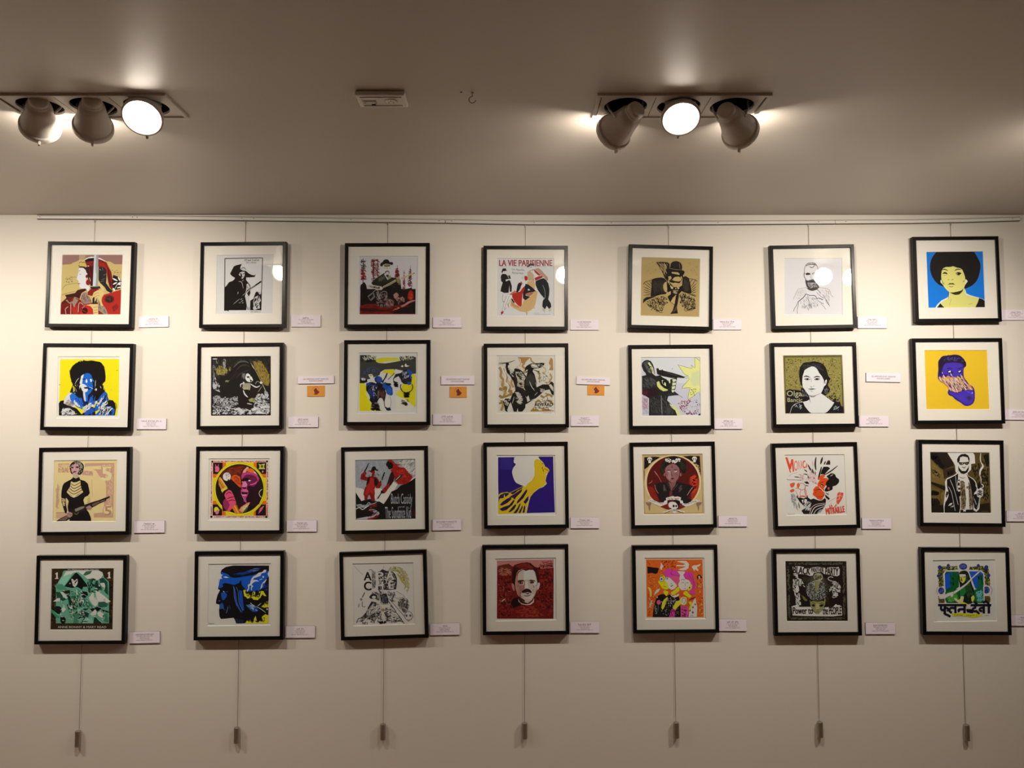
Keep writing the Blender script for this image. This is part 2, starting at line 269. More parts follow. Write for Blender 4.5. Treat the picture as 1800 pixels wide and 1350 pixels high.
# drawing tables of the 28 prints: p polygon, c closed curve, l line, k brush stroke, e ellipse, r rectangle, s strokes, d dots, T lettering, z y scribbled lettering
ART = '''
#A 11 100 440 f2e6d6 9.5 9 128 9 125.5 126.3 7 126.3 d2b672
p a0736a 9 8 129 8 128 27 112 27 104 22 97 21 84 16 80 17 72 12 60 13 52 18 44 18 36 22 30 24 26 27 9 28
p c09a78 42 8 56 8 52 18 42 18
p f2e8d8 50 20 56 15 66 12 75 13 84 15 93 20 92 24 60 18
p 1a0c0c 53 19 60 15.5 70 14.5 82 17 90 20 97 24 97 30 56 26
p 8a1510 56 22 72 20 82 18 96 23 101 33 106 42 108 52 110 62 114 70 108 78 103 72 100 62 97 45 92 36 80 32 60 33 56 28
p a82014 81 22 92 26 98 36 103 50 105 64 101 66 99 50 94 34 81 29
p 5a100f 98 30 101 40 104 55 107 70 103 70 100 56
p 42100f 54 33 60 30 74 30 74 70 66 70 62 62 60 54 58 46 56 40
k 7a1814 1.5 62 34 66 50 65 66
k 6a1010 1.2 69 32 70 50 68 68
p 26201f 81 33 90 32 96 38 97 52 96 64 104 75 110 80 106 84 98 80 93 72 85 65 81 58
k d8d0c8 1 83 36 85 39
k 8a8480 .8 88 33 90 40
k 8a8480 .8 90 49 96 46
k 8a8480 .8 87 58 94 55
k 8a8480 .8 84 62 92 60
p e6dcd8 42 34 50 33 54 35 57 42 59 46 57 54 57 66 63 70 64 73 61 81 56 75 50 76 44 73 43 66 40 65 42 62 40 58 36 55 40 50 41 42
p 231313 41 33 48 31 54 33 58 40 58 46 55 38 50 34 42 34
p d8b765 42 17 46 20 52 20 56 26 57 33 50 31 42 32
l 1a1410 .8 42 25 46 22 49 24 53 23 55 26
l 1a1410 .9 43 28 42 31 54 32
e 8a1510 60 31 2 1.2
e f2e0d0 60.5 30.5 1.8 1
k 3a3232 .8 41 41 45 39
k 3a3232 .8 43 47 47 46.5
p 9a2a22 40 64 46 65 42 66.5
e 6a1512 57.5 51 2 3.4
e 8a1c16 60.5 63 4.4 5.6
k e6dcd8 1 63 53 65.5 61
p 8c1a16 60 82 68 74 80 73 84 80 70 90 60 88
p 3f1210 15 88 35 84 40 78 48 76 55 75 58 78 48 84 44 96 36 92 20 96
p 8a1d18 8 103 20 92 36 93 45 97 60 100 75 105 125 78 128 128 6 128
p 5a1512 8 103 20 92 30 94 26 100 24 110 8 112
p b5281d 90 88 104 84 126 77 127 128 98 128 92 112 88 98
p 8c1d16 108 112 118 105 122 112 112 122
e 7a1814 103 96 10 8
e 2a1e1c 103.5 96.5 7.6 6
k 8a3a30 1 97 94 104 97
k 8a3a30 1 104 92 105 101
p 75140f 7 106 24 102 28 128 5 128
c c22a1f 48 118 58 107 66 110 71 118 70 128 46 128
e 3a0d0c 55 119 6 6.2
k c23a2a .8 50 118 58 122
p b02a1e 29 113 40 108 44 128 31 128
l e0b8a4 1 27 104 27 126
l e0b8a4 1 18 126 16.5 116 22 111
l e0b8a4 1 42 122 43 105 48 104 52 108
l d8a080 .8 50 114 56 107
p 9b8270 16 98 20 97 24 103 31 100 34 91 38 96 42 98 36 108 35 112 32 111 30 104 24 105
p a08070 46 96 50 84 58 82 60 88 63 92 68 99 68 104 54 106 48 101
s 5a3a34 14 6 .6 70 20 3 46 96 50 84 60 86 68 99 66 104 54 105
p a3907c 80 96 84 100 83 108 94 111 98 118 101 127 94 127 82 118
s 6a5248 14 5 .6 40 40 4 80 98 84 104 94 112 99 126 90 124 82 116
p 241512 70 90 79 90 78 106 70 105
k 9a9a98 1 77 94 74 104
p e0c07a 68 94 72 83 80 78 84 78 90 80 93 84 91 90 87 94 89 104 92 110 86 109 84 100 82 94 78 94 76 100 74 100 74 92 72 92 70 95
p e0c07a 80 62 88 67 91 72 94 80 90 81 86 74 80 67
l 3a2a18 .5 72 88 78 84 82 84
l 3a2a18 .5 74 93 80 89 84 90
p e0c07a 57 108 66 106 81 106 82 127 72 127 71 116 66 110
l 3a2a18 .6 72 113 80 111
l 3a2a18 .6 73 119 80 117
l 3a2a18 .6 72 124 80 122
p d4d4d2 72 8 80.5 8 80 70 70 71
p a2a2a0 76 8 80.5 8 80 70 75.5 70 77 50 75 35
p 2b2422 65 71 84 70.5 86 75 78 75 74 77 66 75
l 8a8a88 .8 65 71.5 82 71.5
p 141010 110 48 122 52 127 62 124 76 112 78 108 66
k f4ece0 3 109 55 119 60
k f4ece0 3 110 67 118 63
k f4ece0 3 120 52 124 60
k f4ece0 3 110 74 114 80
k f4ece0 2.6 118 74 126 72
k f4ece0 2.6 121 66 127 63
k f4ece0 2.6 119 66 126 68
k f4ece0 .9 112 80 118 68 126 60
d 6a5228 22 .4 .9 5 16 48 40 50 40 60 12 66
d 6a5228 12 .4 1 6 108 38 126 40 126 50 110 50
l a08a50 .6 10 78 14 70 24 66 40 64.5
l a08a50 .6 9 88 20 84 36 80
l a08a50 .5 18 60 24 54 36 52
#A 12 375 440 f2e6d6 7 9.7 118 9.2 118 125 6 126 e8dfd6
q 1a1210 1.5 22.3 118.5 22.3 15.5 97 14.8 95.5 118.5
p 120d0b 22 73 25 70 31 62 38 59.5 42 56 42 53 38 51 34 47.5 33 45 37 37 40 31 46 28.5 53 27 56 26.5 53 33 54 36 57 39 64 40 70 45 76 48 81 49 84 47 82 52 72 53 65 53 65 58 70 64 73.5 69 74 74 66 82 63 90 66 100 67 110 66 118 31 118 30 121 28 118.6 22 119
c e0d6cc 53 34.5 56 31.5 62 33 65 37 68 39 76 45 72 44 64 40 58 38 54 37
k 2a201c 1.2 54 36 60 33.5 65 38
p e0d6ce 52 43.5 57 41.5 62 42 61.8 49 59.5 54 57 56 54.5 53 52 49 50 47.5
k 120d0b 1.6 51 45.5 56 45.5
k 120d0b 1.6 58 46.5 62 44.5
p 120d0b 54 46 56.5 46 57 52 55 55 53 52
k 120d0b .9 57 52 60 51.5
k c8beb6 1.2 50 61 54 61 57 64 59.5 75
k c8beb6 1.2 57 60 60 58
p d8d0ca 66 66 69 65 73 72 72 75 67 78 64 84 66 74
k 120d0b 1 67 70 70 76
p d8d0ca 66 88 69 85 71.5 90 73 100 74 112 73.5 118 66.5 118 67 108 65 98 63.5 91
k 120d0b 1.2 68 110 69 118
k 120d0b 1 72 111 71 118
p 2a201c 67 84 73 77 74 84 71 91 68 86
k d8d0ca 1 48.5 86 49.5 81
p 1a1210 94.5 59.5 95.5 62.5 74 77 68 81 56 91 40 107 38.5 105 52 94 64 83 72 75
k b8aea6 1.2 84 67.5 70 79 58 89
k a89e98 1.2 53 95 40 106
k d8d0ca 1 54 97 58 95
k d8d0ca 1 55 101 60 98
k d8d0ca .8 51 103 55 103.5
k d8d0ca .8 57 103.5 61 103
p 120d0b 74 99 80 95 84 83 86 81 90 83 92 87 95 85 95.5 118 74 118
s d8d0ca 26 7 1 110 35 7 82 92 90 88 95 92 95 116 80 117 78 104
c d8d0ca 86 92 89 88.5 88 93
c d8d0ca 80 112 84 110 87 116 81 117
l 2a2220 .5 87 81 95 84
z 2a2020 61 17.3 91.5 21 701
z 2a2020 65 22.5 85 25 702
z 4a4040 75 120 96 122.4 703
#A 13 622 442 f2e6d6 9 9.5 125 9.5 125 125 9 125 eadfe2
r 1a0f0e 12.5 74 122 122.5
p 8a1c12 12 108 24 104 44 104 60 110 76 108 100 104 108 100 116 97 122 93 122 124 12 124
p 3a0f0c 12 112 40 112 60 116 76 113 70 118 40 119 12 117
p d88478 80 114 92 108 100 104 107 99 116 96 122 92.5 122 97 110 102 100 108 88 113 76 118
p 17100f 76 121 90 113 104 107 112 101 122 98 122 122.5 76 122.5
k 2a1a1c 1.8 17.5 13 17.5 76
k 5a1414 2.6 37.5 14 38 60
k 7a1a18 1.6 45.8 14 47 56
s 4a1a1e 34 5 .8 15 50 11 12 14 23 14 25 40 12 40
s 9a1414 40 6 1 15 45 12 12 34 22 34 26 56 12 56
s 7a1816 60 6 .9 20 50 13 31 14 50 14 52 60 34 60
s 8a2024 50 6 .9 20 40 14 82 32 88 32 92 56 78 56
s 7a3038 50 5 .8 20 40 15 108 34 114 34 116 70 104 70
s 8a4048 34 5 .7 25 40 16 97 40 101 40 103 76 95 76
k 6a2026 1 85.5 27 85 54
k 6a2026 1 111.5 27 111 68
k 7a3038 .9 99 36 99 78
p 1a1214 12 74 13 66 17 63 20 60 24 66 26 75
p 1a1214 96 78 104 74 112 72 114 70 116 80 122 82 122 96 96 96
p b8281a 108 80 112 76 117 80 118 92 112 97 106 92
d d84a20 6 1 2.2 17 109 84 116 84 115 94 109 94
e 201816 104.5 76 2.2 2.6
p 201814 51 28 52 23 56 20.5 58 17 62 15.2 67 16 70 20.5 76 21 77 24 75 27 70 25 62 24 56 28 55 30
p ece4d6 57 26 62 24.5 70 25 73 28 73 34 71 40 68 42 66 39 64 39 61 42 58 38 56 33
p 8a8a58 58 26.5 63 25 70 25.5 72 29 66 30 60 30
k 2a2018 1.4 60 29.5 64 29
k 2a2018 1.4 66 29 70 28.5
k 8a8060 .8 58 33 63 32.5
k 8a8060 .8 68 33 73 32.5
k 5a4a40 1 65 30 65.5 35
p 2a2420 61 40 64 38 68 38 70 41 69 44 66 41.5 63 42 62 44
p e8e0d8 63 41 66 39.5 69 41 67 44 64 44
p 2c2a20 42 54 52 47 60 42 62 50 70 50 80 52 92 62 94 74 74 92 52 90 40 70 34 62
p e8e0d8 59 45 62 43.5 64 49 70 46 72 44 74 47 70 53 66 56 63 51
p 3a3430 63 46 66 45.5 69 46 67 52 64 50
p a8a070 68 48 72 47 74 52 66 57
s 6a6850 24 6 .8 60 30 18 46 52 58 46 62 54 50 62
p 1a1210 58 62 84 60 92 70 94 86 70 92 52 88 54 72
k 2c4038 1.5 70 66 84 72
p d8ccb8 26 67 32 65 42 67 54 69 58 72 55 76 46 76 36 72 28 71
s 4a4030 20 5 .8 80 40 19 28 67 54 70 52 75 34 72
p c8b88a 57 69 70 62 82 55 84 59 70 67 58 72
k 4a4020 .8 58 71 83 58
p b8a878 83 52 88 50 92 56 90 62 86 62
p e0c08a 92 52 118 42 119 44 94 55
e 4a4030 118.7 43 .9 1.4
s 9a8a60 18 5 .8 70 40 20 84 52 92 54 94 68 88 68
p 8a8478 27 88 38 80 40 83 42 90 34 98 31 95
p 1a100f 29 90 38 83 39 88 33 95
l c8bcb0 1 38 80 46 76 52 92
l c8bcb0 1.4 45 80 48 88 52 95
l b8a8a0 1 53 82 58 79 64 80 65 88 60 96
p b08078 64 100 70 94 76 95 80 100 78 108 70 108 62 106
p c08a80 78 86 83 81 88 84 89 92 96 89 100 93 100 100 94 98 88 105 86 98 80 92
s 2a1412 44 5 .8 60 60 21 62 96 80 94 90 84 100 94 96 102 78 110 64 108
s b89088 26 6 .7 40 60 22 44 84 64 80 70 96 58 108 44 110
z 9a8a86 52 104 75 110 704
s 5a1410 50 8 .9 5 25 23 14 106 120 108 78 122 14 122
#A 14 865 446 f2e6d6 9.5 9.7 122 9.7 122 123 9 123 ece4e4
B b0444a 14 12 119 24 0 LA VIE PARISIENNE
z b8a8a0 16 24.6 30 26 705
z b8a8a0 50 24.6 108 26 706
T 6a6470 39 29 64 34.5 3 Un Apache
T 6a6470 39 35 62 40 2 Amoureux
p 221c1c 18.5 35 21 29 27 28.5 28 32 30 33 22 34.5 21 37 19.5 38
p efe6e2 21 35 27 34 28 37 25 40 21 39
p 241e1e 17 46 18 42 21 39.5 27 40 31 44 35 42 37 49 32 50 36 54 39 64 38.5 75 35 75 34 62 32.5 77 24 77.5 16.5 74 18 66 21 57 18 54
p f0e8e4 27 54 27 51 33 49.5 37 49.5 33 52 28 54.5
k efe6e2 1 31 44 33 48
l a09490 .7 22 79 20 88 22 95
l a09490 .7 32 78 30 86
k 3a2a2a 1 21 95 25 95
p e2b87a 70 55 82 52 85 60 84 72 90 75 86 98 83 106 76 112 66 115.5 56 114 44 108 36 103 37 92 44 98 52 106 58 104 64 88
p d89a68 37 94 44 100 54 104 52 108 40 103
p c43020 38 80 46 77 55 75 60 68 66 62 65 70 60 80 59 90 58.5 102 56 105 50 101 44 94 39 84
p d07a60 34 80 40 76 46 72 47 77 40 80 36 84
p 201c1e 37 87 41 90 45 97 42 97 38 91
p 242022 48 73 50 62 53 57 58 57 60 60 57 66 54 72 50 77 47 75
p efe4de 59 48 63 46 66 50 67 58 66 62 60 68 55 72 57 64 60 58 58 52
p c8302a 57 54 60 58 59 62 56 58
p c02c28 64 44 68 43.5 70.5 47 70 52 66 53.5 64 50
e e8dcd4 61 48 3 3.6
k 6a6a5a .9 59 48 61 47.5
p 242226 66 59 72 61 80 67 86.5 74 78 76 70 78 67 82 71 83 75 85 66 92 61 88 61 78 64 70
p efe6e2 70.5 70 72 69 75.5 72 71 73
p c07a60 66 79 74 76 82 76 80 81 72 84 66 82
l f0dcd0 .7 66 82 76 84 82 78
p f2e9e2 29 82 36 81 40 82 38 90 33 98 27 106 24 111 20 118 18 116 21 104 25 94
l 9a8478 .6 29 83 24 96 20 114
l 9a8478 .6 34 83 30 94 24 108
l 9a8478 .6 38 88 30 102
p b02820 17 115 23 113 22 117 17 121.5 18 117
k 5a2018 1 24 111 27 107
p d6b48c 70 36 76 32 80 34 82 46 84 52 82 58 78 52 72 54 70 46
p c8a088 84 30 92 28 97 32 104 40 110 46 111 52 108 53 102 46 96 42 90 34
p f2eae6 76 34 84 32 88 40 94 44 88 46 84 47 80 40
l 8a8484 .6 79 36 84 46
p c03a34 84 31 88 34 96 42 92 43 85 37 83 33
p 4a4242 69 25 72 21 76 18.5 80 19 83 22 80 24.5 74 25 70 27
e ece2dc 78 27.5 4.6 4.4
k 2a2424 .9 75 27 79 26
k 8a2a28 1.3 78 33 84 31
p b83030 84 48 92 44.5 98 43.5 101 46 94 49.5 86 53
p 26292b 86 54 95 50 102 48 107 52 111 58 113.5 70 113 80 111 90 116 98 117 105 112.5 109 108 103 104.5 110 99 104 100 94 103 88 96 80 90 71 86 61
l c8d0d0 .6 100 62 104 72 105 84 103 90
p d8ccaa 99 107 104 109.5 105 115 103 116 100 112
p d8ccaa 112 109 116 106.5 117 110 115 114 112 114
k c89a58 1.2 31 98 33 107
p d8b07a 67 115 70 115 69.5 121 67.5 121
k d8b07a 1.2 83 105 84 109
z a89c9c 82 117 92 118.2 707
z a89c9c 84 119 115 120.4 708
#A 15 1118 446 ece0cc 10.5 8 126 10 124 125 8.5 122 bd9f62
p 1a1412 39 17 50 16 62 17 66 20 66 40 62 55 56 48 50 34 44 24
s c0a468 26 9 .6 60 14 31 42 17 62 18 64 36 58 48
c 1c1816 67 26 68 20 72 16 78 14.5 84 15.5 89 19.5 91 26 90.5 32 95 34 95.5 38 92 42 84 38 72 37 62 35 61 30
k 8a7a58 1 85 18 86.5 30
l a08a5a .7 64 28 76 31 90 32
p 1a1412 62 35 90 36 93 44 90 52 86 58 74 58 66 56 62 46
p c8a868 70 36 82 36.5 86 40 85 42 76 40 70 39
p c0a468 63 45 68 44 70 48 66 53 64 50
p c8a868 72 50 76 46 84 45 88 48 89 53 84 55 76 54
p c0a468 87 46 90 44 91 50 89 50
k c8a868 1.4 70 51 78 54
p c8a868 70 60 76 57 82 58 78 61
p 1c1614 30 54 33 50 40 48 50 47 56 49 62 56 64 70 58 80 48 81 38 84 28 85 29 74 30 66
s 3e382c 60 9 .6 80 12 32 32 52 56 49 58 78 32 82
l 1c1614 1.1 13.5 61 18 56 28 53 32 51
k 1c1614 1.2 15 58 30 70
k 1c1614 1.2 20 56 31 66
k 1c1614 1.2 26 54 31 62
k 1c1614 1.2 13.5 65 30 73
k 1c1614 1.2 14 71 30 76
k 1c1614 1.2 14 76 30 79
k 1c1614 1.2 14 82.5 30 81
p 1c1614 13 98 14 90 20 86 30 85 40 84 30 88 20 92
p 1c1614 92 46 98 44 104 48 107 58 108 66 110 76 108 79 96 77 90 74 91 58
s 3e382c 40 8 .6 100 14 33 93 48 104 50 107 76 93 74
l 1c1614 1.1 104 49 112 50 118 52 121 55
k 1c1614 1.2 108 66 118 51
k 1c1614 1.2 106 58 112 50
k 1c1614 1.2 108 70 120 58
k 1c1614 1.2 109 73 119 65
k 1c1614 1.2 109 76 119 70
k 1c1614 1.2 110 78 119 75
k 1c1614 1.2 108 79 119 83
k 1c1614 1.4 100 78 119 85
p c8a868 53 62 56 57 60 55 60 60 61 70 60 77 56 75 53 68
p 1a1412 60 60 66 57 74 66 86 66 90 62 92 72 84 80 76 84 68 90 62 86 66 78 62 76
p c0a468 59 81 64 76 68 74 68 80 62 84 60 84
d d8c088 14 1.1 1.6 34 62 58 66 60 70 66 84 66 90 56 90 68 80 71 68 70
s c0a468 16 6 .5 20 40 35 70 72 84 72 82 80 72 80
p 1a1412 62 86 72 84 70 94 66 95
p c8a868 68 94 72 88 78 81 79 84 74 100 68 97
l 1a1412 .8 66 94 76 102
p 1e1614 78 84 84 78 84 84 82 96 80 106 82 118 67 119 72 112 76 98
p 5a3e34 74 112 79 102 79 112 72 117
s 2a221a 110 4 .8 60 80 36 20 94 44 84 58 84 64 96 54 104 52 114 40 116 30 108 20 102
s 2a221a 100 5 .8 100 60 37 84 80 92 76 106 82 118 88 118 108 104 116 92 108 86 96
d 1e1814 14 .8 1.6 38 24 92 60 88 62 100 30 112
d 1e1814 10 .8 1.6 39 88 82 116 88 114 106 92 100
l 2a221a .7 98 98 100 104 95 110 99 114 103 108
l 2a221a .7 110 96 114 104 112 110 118 108
l 2a221a .7 48 96 54 102 52 108
l 2a221a .7 40 110 46 116 52 116
d 8a7040 24 .4 .9 40 20 16 40 16 56 46 16 44
d 8a7040 20 .4 .8 41 96 16 122 16 122 46 100 40
#A 16 1372 446 f6eade 9 9.5 122 9 122 120 8 120 eee4e4
s 8a8280 30 4 .6 30 40 51 50 20 58 16.5 68 17 73 22 75 26 66 21 56 22 50 28
l 5a5250 .9 48.5 40 48.5 30 51 23 57 18 64 17 70 19 74 25 75.5 33
l 3a3230 1.3 58 22 61 20.5 66 21 70 22
l 3a3230 1.2 59 25 62 27 66 26 68 23
l 6a6260 .8 52 24 58 21
l 4a4240 1.2 48.5 36 47.5 40 48 45 51 50
p 3a3432 50 39 54 37 59 38 61 40.5 57 41.5 52 42
k 4a4442 1.3 63 38.5 69 37.5
k 5a5452 1 63 40 67 41
k 8a8280 .7 61 42 61.5 48 64 50
p 5a5654 50 50 55 53 60 51 66 50 69 54 74 60 78 66 72 71 64 73 56 70 52 64 50 56
s 2a2624 44 4 .6 60 70 52 50 51 66 51 76 65 66 72 54 68
s c8c0c0 40 3 .6 60 80 53 53 56 70 56 74 66 58 68
k f0e8e8 1.2 61 58 67 57.5
k 2a2422 1.6 52 67 58 71 66 72 73 69
l a89e9c .6 35 70 44 68 52 66
l a89e9c .7 35 70 30 80 26 90
s c4bab8 26 5 .4 70 40 54 34 72 52 67 52 78 36 92 28 88
l 2a2422 1.4 35 95 40 91 46 86 51 79
l 3a3230 1.2 51 79 58 82 66 82 70 84 74 90
l 5a5250 .9 35 95 32 102 28 108 26 114
l 6a6260 .8 36 96 35 104 33 112 34 118
s 9a9290 46 6 .45 75 30 55 38 94 52 82 70 84 80 94 76 104 56 112 40 108
k 3a3230 1.1 57 96 57 106
k 4a4240 1 54 88 58 96
k 4a4240 .9 54 106 56 112
l 4a4240 1.1 72 69 77 74 80 78
l 6a6260 .8 72 76 80 84 86 88
l 2a2422 1.3 75 87 80 89 84.5 91
l 5a5250 .9 74 92 80 96 86 99
l 7a7270 .8 84 80 88 86 92 96 97 102
l a89e9c .7 78 67 90 68 98 72 100 80 105 86
s c4bab8 28 5 .4 60 40 56 78 70 96 70 102 82 96 100 86 90
l 8a8280 .7 90 90 95 98 98 104
l 9a9290 .7 80 98 86 104 90 110
#A 17 1620 432 f8eee0 11 12.3 122.5 11.3 126 121 14.5 122.3 1583ea
c 201c1b 18 42 19 32 23 22 30 13 36 8 100 8 107 14 113 24 117 32 118 42 116 54 112 66 106 74 100 79 90 83.5 86 84 60 80 44 80 36 77 28 70 23 62 19 52
l 3f7fd0 .8 27 12.5 21 22 18 33 17.5 42 19 53 23 63 29 71.5 37 78 43 80
l 3f7fd0 .8 106 12 113 22 117.5 33 118.5 42 117 54 113 65 107 74 98 81 90 84
p f4f4ee 26 125 32 116 40 108 52 102 55 98 56 90 86 84 88 88 90 94 96 97 106 100 114 102 122 105 128 108 128 118 110 116 60 116 34 125
p f0e684 29 125 36 116 44 109 54 103.5 56 98 56 90 86 84 86.5 92 90 97 97 99.5 107 101.5 116 103.5 122 106.5 122 124 40 124
p 201a18 30 124 38 113.5 42 118 48 124
p 201a18 106 124 112 112 115 103 122 105.5 127 109 127 124
p f6ea86 40 60 41 50 44 44 50 41.5 58 41.5 64 40 72 43 78 44 82 47 85 54 87 60 88 67 90 66 92.5 70 89 75 87 78 85 84 79 88 70 92 60 92 54 90 48 84 44 78 41 74 38.5 70 39 67 41 68
p f4f0d8 38.5 70 39.5 66.5 42 70 42.5 75 39 73
p f6f2dc 88 67 90 66 92.5 70.5 89 75 87 74
p 3a2c1c 57 92 64 92 74 90 80 88 84 84 82 90 76 96 68 97 62 95
k 2a201a 1.8 42.5 47 47 46 53.5 49
k 2a201a 1.8 67 49 72 46 80 46.5
p 2a201a 42.5 55 46 51.5 51 52.5 53 56 50 55.5 46 55
p 2a201a 69 54 72 52 77 52 80.5 54 78 56 76 58 72 57 70 56
e f4ecc0 47.5 55.5 1.2 .9
e f4ecc0 71.5 54.5 .9 .8
k a89c58 1 44 57.5 51 58
k a89c58 1 71 58.5 77 58
k 8a7a3a 1.2 53 66.5 56 67
k 8a7a3a 1.2 60 67.5 64.5 66
p 3a2e22 52 77 57 73.5 60 74 63 73.5 68 77 62 76 57 76
k 6a5c30 1.2 55 79.5 60 81 64 79.5
k 3a2e20 1.2 41 67 44 74 46.5 76
k 3a2e20 1.2 86 68 83.5 72
k 2a2a3a .7 54.5 92 54.5 105
k a89c50 .7 93 116 102 113.5
l d4c870 1 60 104 56 118
#A 21 95 620 f2e4d2 6.5 8 127.5 8 127.5 129 5.5 129 f2e8e4
p f8e010 10 14.5 12 12.8 127 12 127.5 100 124 124 8.5 124 10 60
p 110b0a 30 34 34 27 40 21 48 18 52 18 56 15.8 66 15.8 72 15 80 16.5 88 17.5 92 20 97 27 99 35 100 42 100.5 48 100 56 96 60 94 64 88 70 84 74 50 70 36 64 33 56 30.5 48 29 38
s 110b0a 90 4 1.2 90 90 61 28 36 34 25 50 15 68 14 90 17 99 28 101 50 97 62 92 56 92 24 60 20 36 34 36 60 32 58
p 1a1210 36 62 50 60 88 62 96 64 100 74 96 86 80 98 50 98 36 80 30 78
s d8c430 10 7 1 70 30 62 34 64 46 62 46 72 36 80
p e8e4e0 52 46 57 42 60 56 58 66 52 64 49 60 51 52
p 1468c8 57 43 62 40 68 40.5 72 44 74 50 78 56 78 62 76 70 72 78 66 84 66 96 60 96 58 86 60 76 54 62 55 54
p e6e2e2 50 63 56 61 60 63 64 66 66 70 65 76 61 78 57 77 52 72 48 68
p f0f0f0 61 55 63 51 65 57 63 60 61 58
p f0f0f0 69 50 72 50 74 56 71 58
k 0f2a60 1 55 52 60 52.5
p 2a0f0c 57 69 63 67 70 69.5 65 71 60 71
k f0e8e0 1 68 67.5 76 71 81 74
e e8dcc8 82 72.5 1.6 2.4
s d8d0c0 9 5 .9 80 20 63 38 62 50 62 50 84 36 80
s d8d0c0 6 6 .8 100 20 64 80 54 82 54 80 70 78 70
k d0c8b8 1.2 40 62 44 54 48 50
k e0d8b0 1.4 97 66 98 74
k e0d8b0 1.2 90 66 92 70
p e0d8dc 56 77 60 76 62 92 62 96 59 96 57 86
p 102050 42 84 50 80 56 88 60 96 68 96 70 84 80 80 84 90 76 104 60 108 46 104 38 96
s 2a6ad0 60 6 1.1 60 60 65 36 80 54 90 60 110 44 108 36 96
s 2a6ad0 50 6 1.1 120 60 66 70 86 82 84 80 104 66 104
p 110b0a 9 110 8.5 100 12 95 18 94 22 100 30 104 44 110 56 124 9 124
p e6dcd6 19 94 22 86 28 80 33 79 30 86 31 92 36 100 42 106 38 108 26 103 18 100
s 8a7060 40 4 .7 45 30 67 18 100 28 90 40 104 36 108 24 104
p 1e70d0 30 84 36 79 42 84 40 92 44 102 56 108 56 112 46 108 36 100 31 92
s e8e4ee 18 6 .8 50 30 68 30 84 40 98 54 108 44 106
p 1a60bc 86 92 92 84 100 76 104 80 106 90 108 92 100 100 92 110 82 116 78 112
p f0ece8 86 98 94 88 98 85 96 92 88 104 84 106
s 0a1a40 26 5 .9 120 30 69 84 96 104 80 108 92 84 114
p 110b0a 96 104 108 93 116 94 120 100 122 110 120 124 96 124 90 112
p 1a60bc 80 124 90 114 100 106 112 106 120 112 118 124
s e8e8f0 20 12 1.3 130 20 70 82 122 100 106 114 106 112 124
s 0c0c18 20 10 1.2 125 25 71 82 122 100 106 120 112 114 124
s e8e0e0 26 8 1.2 -35 30 72 12 112 30 108 56 124 14 124
p 151020 52 124 60 116 72 104 80 110 82 124
s e8e4f0 26 9 1 -40 15 73 56 108 74 96 76 106 56 122
s 1c5cb8 20 8 1.2 -40 30 74 60 114 80 108 80 124 56 124
e e8e0b0 83 98 2.4 3
e e8e0d0 75.5 104.5 2.6 2.6
k 0f2a60 1.6 54 52 61 51
k 0f2a60 1.6 68 51 74 50
p 0f2a60 66 70 72 69 71 72 66 73
p 0e1430 74 56 80 58 80 70 75 76 76 66
s 110b0a 16 12 1.4 80 14 440 40 60 52 66 56 90 42 90
s 110b0a 14 12 1.4 100 14 441 78 70 92 70 88 94 74 96
s f0ece8 10 6 1 -40 20 442 32 84 44 96 56 110 40 104
s f0ece8 12 7 1.1 130 20 443 84 110 104 92 106 100 90 120
k f0ece8 1.4 24 112 34 113 40 122
k f0ece8 1.2 16 114 18 109
k f0ece8 1.2 20 116 23 110
k f0ece8 2 104 122 112 112 116 110
k f0ece8 1.6 94 118 104 108
k 5a4a20 1.2 9 63 11.5 63
k 5a4a20 1.2 122 35 124.5 34.5
e 8a7a10 112 73 .7 .7
l 2a1a10 .8 120 98 123 104 123 110
#A 22 364 620 f0e2d2 8 8 125.5 7 125 124 7 124.5 171210
r 241d1a 10 9 123.5 122
s 3a3430 90 9 1.5 80 20 81 10 9 124 9 124 60 10 60
s 8a7838 40 9 1.6 60 50 82 16 30 24 24 34 30 46 26 46 38 34 44 18 46
s a89850 16 5 1 60 50 83 18 32 44 32 34 44 18 44
s 8a7030 110 8 1.8 60 30 84 90 16 106 14 118 34 124 44 123 66 112 64 100 44 94 30
s a8883a 70 6 1 60 30 85 90 16 106 14 118 34 124 44 123 66 112 64 100 44
k d8d0c8 2 10 12 20 12
k 9a9490 1.2 17 14 20 22
s a8a09a 14 6 1 85 14 86 31 12 37 12 36 34 31 34
s 7a7474 30 4 1 60 60 87 10 20 16 24 16 60 10 56
c 1c1816 22 58 24 50 34 46 44 40 50 30 58 20 66 17 76 17 84 20 90 30 96 42 104 54 100 60 92 62 88 50 76 40 66 62 64 80 52 84 42 90 32 90 26 76
k 5a5450 3 52 29 62 19 74 17 82 20
k 3e3834 2.6 58 34 66 26 76 24 84 28
k 35302c 2.4 56 52 64 42 76 36 84 34
k 2c2824 2 32 66 46 52 60 38
s 8a8a60 6 4 1 -30 30 88 34 54 44 54 44 58 34 58
p c0b8b4 12 52 16 48 18 56 22 60 25 66 22 70 25 78 20 76 12 72 10 66
s 1a1412 20 5 1.2 60 60 89 11 50 24 56 24 76 12 72
s b8b0ac 150 3.4 1.9 20 60 90 10 84 30 86 44 90 60 84 62 100 44 112 10 110
s d8d0cc 110 5 2.6 20 50 91 10 112 50 108 80 112 124 100 123.5 122 10 122
s d8d0cc 80 5 2.6 25 40 92 88 92 104 78 118 76 123.5 90 123 120 92 116
s 2a2220 130 6 1 30 70 93 10 84 60 84 84 104 124 84 124 122 10 122
p e8e0dc 87 111 96 107 100 112 90 115
p e8e0dc 104 107 116 104 118 108 106 111
p e8e0dc 94 120 98 115 112 118 112 121
p d8d0cc 56 110 62 108 70 114 72 120 66 121
k c8c0bc 1.6 24 100 31 91
k c8c0bc 1.4 36 104 42 96
